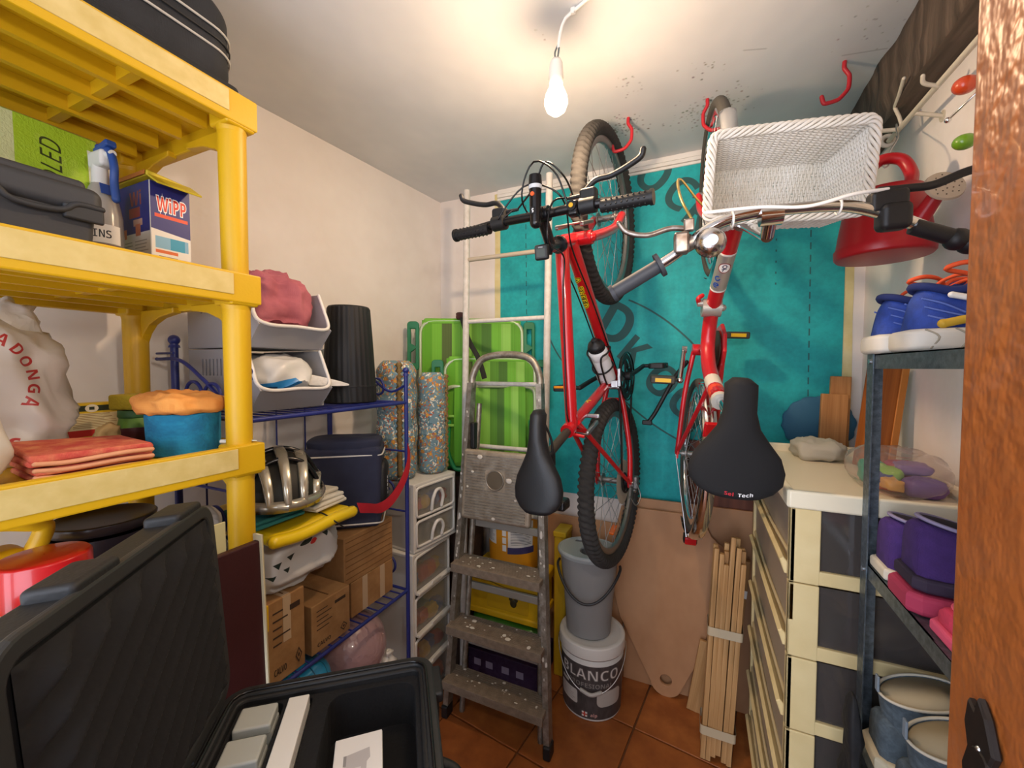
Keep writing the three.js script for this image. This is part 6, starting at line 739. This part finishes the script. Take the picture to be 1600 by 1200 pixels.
function sneaker(label, x, z, yaw) {
  const o = thing('running_shoe', label, 'shoe', [x, S0, z], yaw, 'pair of blue running shoes'); const up = mat(0xffffff, .8, { map: blotch(0x2f4fae, 0x2a4493, 12, { repeat: [8, 8] }), bump: weave, bs: .0005 }), L = .222;
  obj('sole', bend(soleGeo(L, .088, .036, 1.12), v => { v.y += .012 * Math.max(0, v.z / L - .75) * 4 * .3; return v; }), mat(0xd9d6cc, .6, { bump: lumps, bs: .003 }), o);
  const u = obj('upper', bend(loft(shoeRings(L * .99, .086, .078, true)), v => { v.z += v.y > .03 ? .012 * (v.y / .078) * Math.max(0, 1 - v.z / .06) : 0; return v; }).translate(0, .030, .002), up, o); obj('lining', bend(new THREE.SphereGeometry(1, 24, 14), v => V(v.x * .027, .1 + v.y * .004 - .008 * (1 - v.z * v.z), v.z * .034 + .052)), mat(0x1a2a5c, .9), o);
  obj('tongue', rb(.04, .01, .05, .004, 0, .113, .102, R(-40)), mat(0x22387e, .85), o);
  for (const k of [-1, 1]) { obj('side_mark', tb([[k * .0375, .088, .045], [k * .0385, .08, .07], [k * .039, .07, .1], [k * .041, .06, .13]], .005, 16, 6), M.white, o); obj('yellow_midsole', tb([[k * .0415, .043, .035], [k * .044, .05, .07], [k * .0465, .052, .2]], .0075, 16, 6), mat(0xc9a22c, .6), o); obj('yellow_outsole', tb([[k * .0505, .02, .075], [k * .0525, .018, .2]], .0065, 12, 6), mat(0xc9a22c, .6), o); } for (let i = 0; i < 6; i++) for (const k of [-1, 1]) obj('sole_groove', tb([[k * ([.0465, .05, .0475, .05, .053, .051][i]), .0335, .014 + i * .034], [k * [.0505, .0535, .0505, .0535, .057, .055][i], .022, .028 + i * .034], [k * [.0475, .051, .0485, .051, .054, .052][i], .005, .02 + i * .034]], .002, 8, 5), mat(0xa49d8c, .7), o); 
  const lm = mat(0xef5a2a, .7); for (let i = 0; i < 4; i++) obj('lace', tb([[-.028, .1 - i * .012, .098 + i * .02], [0, .115 - i * .013, .104 + i * .02], [.028, .1 - i * .012, .11 + i * .02]], .0032, 14, 6), lm, o);
  obj('lace_bow', J(tb([[0, .117, .1], [-.025, .132, .085], [-.042, .136, .055], [-.03, .131, .04], [-.012, .124, .07], [0, .117, .1]], .0038, 40, 6), tb([[0, .117, .1], [.025, .136, .12], [.044, .142, .15], [.028, .137, .165], [.01, .127, .13], [0, .117, .1]], .0038, 40, 6), tb([[0, .117, .1], [-.03, .128, .12], [-.048, .118, .14], [-.05, .09, .15]], .0032, 30, 6), tb([[0, .117, .1], [.032, .13, .08], [.05, .12, .06], [.052, .1, .05]], .0032, 30, 6)), lm, o);
  obj('padded_collar', tb([[0, .109, .01], [.024, .105, .02], [.031, .096, .048], [.028, .1, .074], [0, .112, .092], [-.028, .1, .074], [-.031, .096, .048], [-.024, .105, .02]], .0065, 60, 8, true), mat(0x1d2d66, .9), o);
  for (const k of [-1, 1]) for (let i = 0; i < 3; i++) obj('stitched_panel', tb([[k * (.033 + .001 * i), .085 - i * .014, .012 + .004 * i], [k * .0385, .075 - i * .012, .035], [k * .0395, .06 - i * .006, .06]], .0016, 12, 5), mat(0x5b74c4, .7), o);
  return o;
}
sneaker('blue running shoe with orange laces and white sole on the top metal shelf', .308, -1.022, R(90)); sneaker('blue running shoe with looped orange laces standing in front of its pair', .316, -.915, R(88));
{ const S1 = MS.y[1] + .0005;
  const slip = (label, x, y, z, yaw, col, sole, L, H, grp, th = .022, trim) => { const o = thing('slipper', label, 'shoe', [x, y, z], yaw, grp); obj('sole', soleGeo(L, .095, th), mat(sole, .7), o); obj('upper', loft(shoeRings(L * .98, .09, H).map((r, i) => r.map(p => [p[0], p[1] * (i < 5 ? 1 : .95), p[2]]))).translate(0, th - .003, .002), mat(0xffffff, .9, { map: blotch(col, new THREE.Color(col).multiplyScalar(.8).getHex(), 9, { repeat: [8, 8] }), bump: weave, bs: .0008 }), o); obj('opening', bend(new THREE.SphereGeometry(1, 20, 12), v => V(v.x * .034, v.y * .006 + th + H * (.885 - .55 * v.z * .2), v.z * L * .2 + L * .25)), mat(0x1d1428, .9), o); obj('edge_piping', tor(.034, .0032, 0, 0, 0, 6, 32).scale(1, L * .2 / .034, 1).rotateX(Math.PI / 2 + .25 * Math.min(1, H / .08)).translate(0, th + H * .9, L * .25), mat(trim || 0x8d86a8, .6), o); return o; };
  slip('purple ankle slipper with white sole on the middle metal shelf', .318, S1, -.981, R(90), 0x4a2f78, 0xd8d2c0, .215, .09, 'purple slippers'); slip('purple ankle slipper with silver piping in front of its pair', .318, S1 + .037, -.875, R(90), 0x43296e, 0x2b2138, .212, .085, 'purple slippers');
  slip('deep pink fabric shoe lying under the purple slippers', .314, S1, -.875, R(90), 0xa62d4e, 0xb03556, .215, .0, 'pink shoes', .034, 0xb03556);
  slip('bright pink clog at the end of the middle metal shelf', .322, S1, -.765, R(90), 0xe04468, 0xe35a7c, .205, .03, 'pink shoes', .018, 0xe8607e);
  const S2 = MS.y[2] + .0005; const boot = (label, x, z, yaw, h) => { const o = thing('ankle_boot', label, 'boot', [x, S2, z], yaw, 'grey blue ankle boots'); const m = mat(0xffffff, .9, { map: blotch(0x56646e, 0x3f4a52, 10, { repeat: [8, 8] }), bump: grain, bs: .0008 }); obj('sole', soleGeo(.215, .092, .028, 1.08), mat(0xcfc2a4, .7), o); obj('foot', loft(shoeRings(.212, .088, .07)).translate(0, .026, .002), m, o);
    const ell = (rx, rz, y, z0, tz = 0) => Array.from({ length: 32 }, (_, i) => { const a = i / 32 * 6.2832; return [Math.cos(a) * rx, y + tz * Math.sin(a), z0 + Math.sin(a) * rz]; }); obj('shaft', loft([ell(.043, .06, .045, .075), ell(.043, .056, .08, .07, .0), ell(.045, .058, h * .75, .068, .01), ell(.049, .062, h, .068, .018), ell(.046, .059, h, .068, .018), ell(.041, .053, h * .7, .068, .01), ell(.036, .05, .055, .07)]), m, o); obj('lining', loft([ell(.0455, .0585, h - .002, .068, .018), ell(.04, .052, h * .66, .068, .008), ell(.03, .04, .06, .068)]), mat(0xb7ab8f, .95), o); obj('top_binding', tb(ell(.0485, .0615, h, .068, .018), .0028, 60, 6, true), mat(0xc9c4b4, .7), o); obj('pull_tab', rb(.012, .03, .004, .0015, 0, h - .002, .004), mat(0x7d8a96, .8), o); return o; };
  boot('grey blue ankle boot with cream lining nearest the jamb on the low metal shelf', .314, -.86, R(90), .155); boot('grey blue ankle boot standing behind its pair on the low metal shelf', .314, -.975, R(90), .15);
}
{ const o = thing('black_boot', 'black shoe with cream sole standing under the low metal shelf', 'boot', [.314, MS.y[3] + .0005, -.965], R(90)); obj('sole', soleGeo(.215, .1, .03, 1.08), mat(0xbfae84, .7), o); obj('upper', bend(loft(shoeRings(.212, .095, .2)), v => v).translate(0, .027, .002), mat(0x141416, .6, { bump: lumps, bs: .003 }), o); obj('heel_tab', rb(.02, .04, .008, .003, 0, .2, .004), M.black, o); }
tag(obj('black_hanging_bag', sack(.05, .80, .12, { amp: .012, f: 9, s: 5, n: 40, top: .4 }), mat(0x131417, .75, { bump: crinkle, bs: .003 })), 'black fabric bag slumped against the post of the metal shelf', 'bag').position.set(.268, .0, -.925);
// ---------- watering can hanging on the wall rail ----------
{ const o = thing('watering_can', 'red plastic watering can with beige rose hanging by the right wall', 'watering can', null); const m = mat(0xad1420, .35, { bump: grain, bs: .0002 }), cx = .408, cz = -1.31, y0 = 1.672, q = .86, e = (rx, rz, y) => Array.from({ length: 44 }, (_, i) => { const a = i / 44 * 6.2832; return [cx + Math.cos(a) * rx * q, y, cz + Math.sin(a) * rz * q]; });
  obj('body', loft([e(.106, .104, y0), e(.112, .11, y0 + .006), e(.113, .111, y0 + .024), e(.108, .106, y0 + .03), e(.102, .1, y0 + .07), e(.092, .09, y0 + .125), e(.084, .082, y0 + .15), e(.084, .082, y0 + .158), e(.07, .068, y0 + .16), e(.066, .064, y0 + .15), e(.05, .05, y0 + .148)]), m, o);
  obj('handle', tb([[cx - .06, y0 + .15, cz], [cx - .042, y0 + .2, cz], [cx - .01, y0 + .236, cz + .004], [cx + .026, y0 + .23, cz + .008], [cx + .042, y0 + .19, cz + .02], [cx + .03, y0 + .145, cz + .05]], .013, 50, 12), m, o); obj('spout', cy([cx + .03, y0 + .04, cz + .06], [cx + .058, y0 + .108, cz + .105], .02, .014, 20), m, o);
  const ax = V(.15, .35, .92).normalize(), b0 = V(cx + .058, y0 + .108, cz + .105), b1 = b0.clone().addScaledVector(ax, .018), b2 = b1.clone().addScaledVector(ax, .005), rose = obj('rose', J(cy(b0, b1, .018, .034, 28), cy(b1, b2, .036, .034, 28)), mat(0xb9a892, .5), o), s1 = V(0, 1, 0).cross(ax).normalize(), s2 = ax.clone().cross(s1); for (let i = 0; i < 22; i++) { const a = i * 2.4, r = .0062 * Math.sqrt(i), p = b2.clone().addScaledVector(s1, Math.cos(a) * r).addScaledVector(s2, Math.sin(a) * r); obj('rose_hole', sp(.0015, p.x, p.y, p.z, 1, 1, 1, 8), mat(0x5d5040, .8), rose); } }
{ const o = thing('coat_rail', 'cream metal coat rail with hooks mounted on the right wall', 'coat rail', null); const m = mat(0xcfc7b4, .45), x = .492; obj('rail', cy([x, 2.06, -1.56], [x, 2.035, -.50], .0065), m, o); obj('end_ring', tor(.014, .0062, 0, 0, 0, 8, 24).translate(x, 2.066, -1.572), mat(0xd9d2c4, .5), o); for (const z of [-1.40, -1.02, -.7]) obj('wall_bracket', J(cy([x, 2.05, z], [.545, 2.03, z], .005), cy([.543, 2.03, z], [.545, 2.03, z], .014)), m, o); obj('upper_hook', tb([[x, 2.055, -1.475], [x - .006, 2.085, -1.478], [x - .012, 2.118, -1.49], [x - .02, 2.125, -1.44], [x - .03, 2.135, -1.385]], .0045, 40, 8, false, .1), m, o); obj('upper_hook', tb([[x, 2.05, -1.29], [x - .03, 2.06, -1.28], [x - .035, 2.07, -1.27]], .0045, 20, 8), m, o); obj('peg', cy([x, 2.056, -1.49], [x - .04, 2.066, -1.50], .0055), m, o); obj('dark_bracket', rb(.01, .09, .012, .002, x - .02, 2.02, -1.0, .4, 0, 0), mat(0x4a5450, .4, { metal: .6 }), o); }
{ const o = thing('wire_s_hook', 'thin wire hook carrying the red watering can from the coat rail', 'hook', null); obj('wire', tb([[.492, 2.047, -1.50], [.485, 2.072, -1.49], [.478, 2.05, -1.47], [.46, 2.0, -1.40], [.435, 1.96, -1.34], [.415, 1.925, -1.31], [.412, 1.893, -1.306], [.405, 1.89, -1.306], [.40, 1.905, -1.306]], .0018, 80, 6), M.steel, o); }
{ const o = thing('coat_hook', 'chrome coat hook with an orange ball on the right wall', 'hook', null); obj('arm', J(cy([.545, 1.985, -1.15], [.503, 1.99, -1.188], .004), tb([[.53, 1.985, -1.165], [.50, 1.955, -1.20], [.485, 1.94, -1.225]], .003, 16, 6), sp(.006, .485, 1.94, -1.225)), M.chrome, o); obj('orange_ball', sp(.0185, .497, 1.991, -1.192, 1.15, .95, 1), mat(0xc9471f, .3, { clearcoat: .6 }), o); const p = thing('coat_hook', 'chrome coat hook with a green ball on the right wall', 'hook', null); obj('arm', cy([.545, 1.868, -1.145], [.503, 1.872, -1.18], .004), M.chrome, p); obj('green_ball', sp(.0165, .497, 1.872, -1.186, 1.2, .95, 1), mat(0x6a9a1f, .3, { clearcoat: .6 }), p); }
// ---------- open equipment case in the foreground ----------
{
  const Y = .80, o = thing('equipment_case', 'open black hard equipment case with ridged foam lid in the foreground', 'case', [-.765, Y - .13, -.45], Math.atan2(.64, .77)); // local x: across the tray to the right, local z: along the hinge towards the door
  const W = .345, L = .405, m = mat(0x17181a, .6, { bump: grain, bs: .0006 }), foam = mat(0x101012, .95, { bump: grain, bs: .0015 });
  const cx = W / 2, cz = L / 2; const ringS = (w, l, r, t) => { const s = shp(rrect(w, l, r, 6), [rrect(w - 2 * t, l - 2 * t, Math.max(.005, r - t), 6).reverse()]); return s; };
  obj('tray_shell', J(ex(ringS(W, L, .03, .012), .125, .004, 2).rotateX(Math.PI / 2).translate(cx, .13, cz), rb(W - .01, .012, L - .01, .005, cx, .008, cz)), m, o);
  obj('tray_rim', J(ex(ringS(W + .018, L + .018, .036, .014), .012, .004, 2).rotateX(Math.PI / 2).translate(cx, .136, cz)), mat(0x232527, .5), o);
  obj('gasket', tb(rrect(W - .006, L - .006, .028, 6).map(p => [p[0] + cx, .137, p[1] + cz]), .003, 120, 6, true), M.blackGloss, o);
  // foam insert with pockets
  const fw = W - .026, fl = L - .026, hole = (x0, x1, z0, z1, r) => rrect(x1 - x0, z1 - z0, r, 4).map(p => [p[0] + (x0 + x1) / 2, p[1] + (z0 + z1) / 2]).reverse(); const s = shp(rrect(fw, fl, .02, 6), [hole(-.152, -.082, -.182, -.03, .012), hole(-.076, -.034, -.18, .095, .006), hole(-.005, .15, -.175, .14, .03), hole(-.145, -.02, .11, .17, .02)]);
  obj('foam_insert', J(ex(s, .085, .001).rotateX(Math.PI / 2).translate(cx, .118, cz), bx(fw, .02, fl, cx, .024, cz)), foam, o);
  obj('latch', J(rb(.014, .07, .07, .005, W + .012, .095, .06), rb(.02, .02, .075, .005, W + .016, .125, .06)), m, o); obj('side_handle', tb([[W + .006, .07, .16], [W + .04, .06, .18], [W + .045, .055, .25], [W + .04, .06, .32], [W + .006, .07, .34]], .009, 30, 10), m, o);
  // lid: upright leaf on the hinge side, foam facing the tray
  const lid = obj('lid', J(ex(shp(rrect(L, .335, .035, 6)), .05, .006, 2).rotateY(-Math.PI / 2).translate(0, .3175, cz)), m, o); lid.rotation.z = R(4);
  obj('lid_rim', J(ex(ringS(L + .012, .347, .038, .014), .012, .004, 2).rotateY(-Math.PI / 2).translate(.006, .3175, cz)), mat(0x2a2b2b, .5), lid);
  obj('lid_foam', grid((u, v) => { const z = .018 + u * (L - .036), y = .166 + v * .303, e = Math.min(1, 14 * Math.min(u, 1 - u, v, 1 - v)); return [.004 + e * (.011 + .009 * Math.cos((z * .75 + y) * 2 * Math.PI / .042)), y, z]; }, 110, 80), mat(0x131315, .95, { bump: grain, bs: .001 }), lid);
  for (const z of [.06, .27]) obj('lid_catch', rb(.05, .03, .075, .007, -.021, .49, z), m, lid); for (const z of [.06, .27]) obj('hinge', cy([-.012, .14, z], [-.012, .14, z + .08], .009), m, o);
  const wp = (x, y, z) => V(x, y, z).applyAxisAngle(V(0, 1, 0), Math.atan2(.64, .77)).add(V(-.765, Y - .13, -.45)).toArray(), yaw = Math.atan2(.64, .77);
  const bat = mat(0xa9aca6, .5);
  [[.0545, .060, 'grey battery pack with notched edge in the case, far one of two'], [.0545, .126, 'grey battery pack with notched edge in the case, beside the white stick box']].forEach(([x, z, l], i) => { const b = thing('battery_pack', l, 'battery', wp(x, .0345, z), yaw, 'grey battery packs'); obj('pack', bend(new RoundedBoxGeometry(.062, .085, .055, 5, .008), v => { v.y += .0425; if (v.y > .07) { v.z *= .88; } return v; }), bat, b); obj('end_cap', rb(.058, .018, .05, .004, 0, .088, 0), mat(0xb4b7b0, .45), b); obj('latch_tab', rb(.02, .03, .006, .002, 0, .06, .028), mat(0x8f938d, .5), b); });
  { const b = thing('white_stick_box', 'long narrow white carton standing in the case foam', 'box', wp(.1175, .0345, .16), yaw); obj('carton', rb(.034, .10, .25, .002, 0, .05, 0), mat(0xe6e4de, .5), b); obj('lid_seam', J(bx(.0345, .001, .2505, 0, .08, 0)), mat(0xbdbab2, .6), b); }
  { const b = thing('white_flask_box', 'white carton printed with a grey flask lying in the case', 'box', wp(.232, .035, .215), yaw + R(3)); obj('carton', rb(.075, .07, .20, .002, 0, .035, 0), mat(0xe4e1da, .5), b); const t = canvasTex(320, 640, (g, w, h) => { g.fillStyle = '#e6e2dc'; g.fillRect(0, 0, w, h); g.fillStyle = '#b9b4b2'; g.beginPath(); g.moveTo(80, 110); g.lineTo(235, 90); g.lineTo(240, 150); g.lineTo(218, 170); g.lineTo(205, 400); g.lineTo(70, 420); g.lineTo(78, 190); g.lineTo(62, 160); g.fill(); g.fillStyle = '#d0cbc9'; g.fillRect(110, 190, 70, 190); g.fillStyle = '#918c8a'; g.fillRect(62, 110, 20, 60); g.font = '30px sans-serif'; g.fillStyle = '#b7b1ac'; g.fillText('flasc', 190, 500); g.fillText('e', 230, 545); }); const pl = new THREE.PlaneGeometry(.073, .198); pl.rotateX(-Math.PI / 2); pl.translate(0, .0706, 0); obj('carton_print', keep(flat(pl)), mat(0xffffff, .45, { map: t }), b); }
  // bag under the case
  const bag = thing('black_backpack', 'black fabric backpack standing on the floor under the open case', 'backpack', wp(.172, -(Y - .13), .21), yaw); obj('pack', bend(new RoundedBoxGeometry(.30, Y - .131, .36, 8, .05), v => { v.y += (Y - .131) / 2; v.x += .01 * fbm(v.y * 6, v.z * 6, 1); v.z += .01 * fbm(v.y * 6, v.x * 6, 4); if (v.y < .02) v.y = Math.max(0, v.y); return v; }), mat(0x15161a, .7, { bump: crinkle, bs: .003 }), bag); obj('strap', J(tb([[.15, .62, -.06], [.20, .55, -.1], [.215, .42, -.06], [.20, .3, .0], [.16, .2, .03]], .012, 40, 8), tb([[.15, .58, .0], [.19, .52, -.02], [.2, .36, .06], [.16, .25, .1]], .010, 40, 8)), mat(0x101114, .4), bag); obj('buckle', J(rb(.02, .04, .03, .006, .205, .50, -.09), rb(.02, .03, .025, .005, .21, .40, -.05)), M.blackGloss, bag);
}
{ // maroon folder between the case and the yellow post
  const o = thing('maroon_portfolio', 'dark maroon leather portfolio with cream stitched edge beside the yellow post', 'portfolio', [-.842, 0, -.445], R(0)); const pts = [[-.17, 0], [.13, 0], [.105, 1.035], [-.14, 1.035]]; obj('cover', ex(pts, .016, .003, 2).rotateY(Math.PI / 2).translate(-.008, 0, 0), mat(0x3a1517, .5, { bump: grain, bs: .0006 }), o); obj('page_edge', J(loft([[-.005, 0], [.02, 0]].map(() => []).length ? [[-.002, 0], [.002, 1.05]].map((q, i) => [[-.012, q[1], -.131 + i * .026], [.012, q[1], -.131 + i * .026], [.012, q[1], -.137 + i * .026], [-.012, q[1], -.137 + i * .026]]) : [])), mat(0xd9cfae, .8), o); obj('paper_sheet', rb(.004, .09, .06, .001, -.012, 1.05, -.02), mat(0xc9c08c, .8), o); }
settle();
renderer.render(scene, camera);
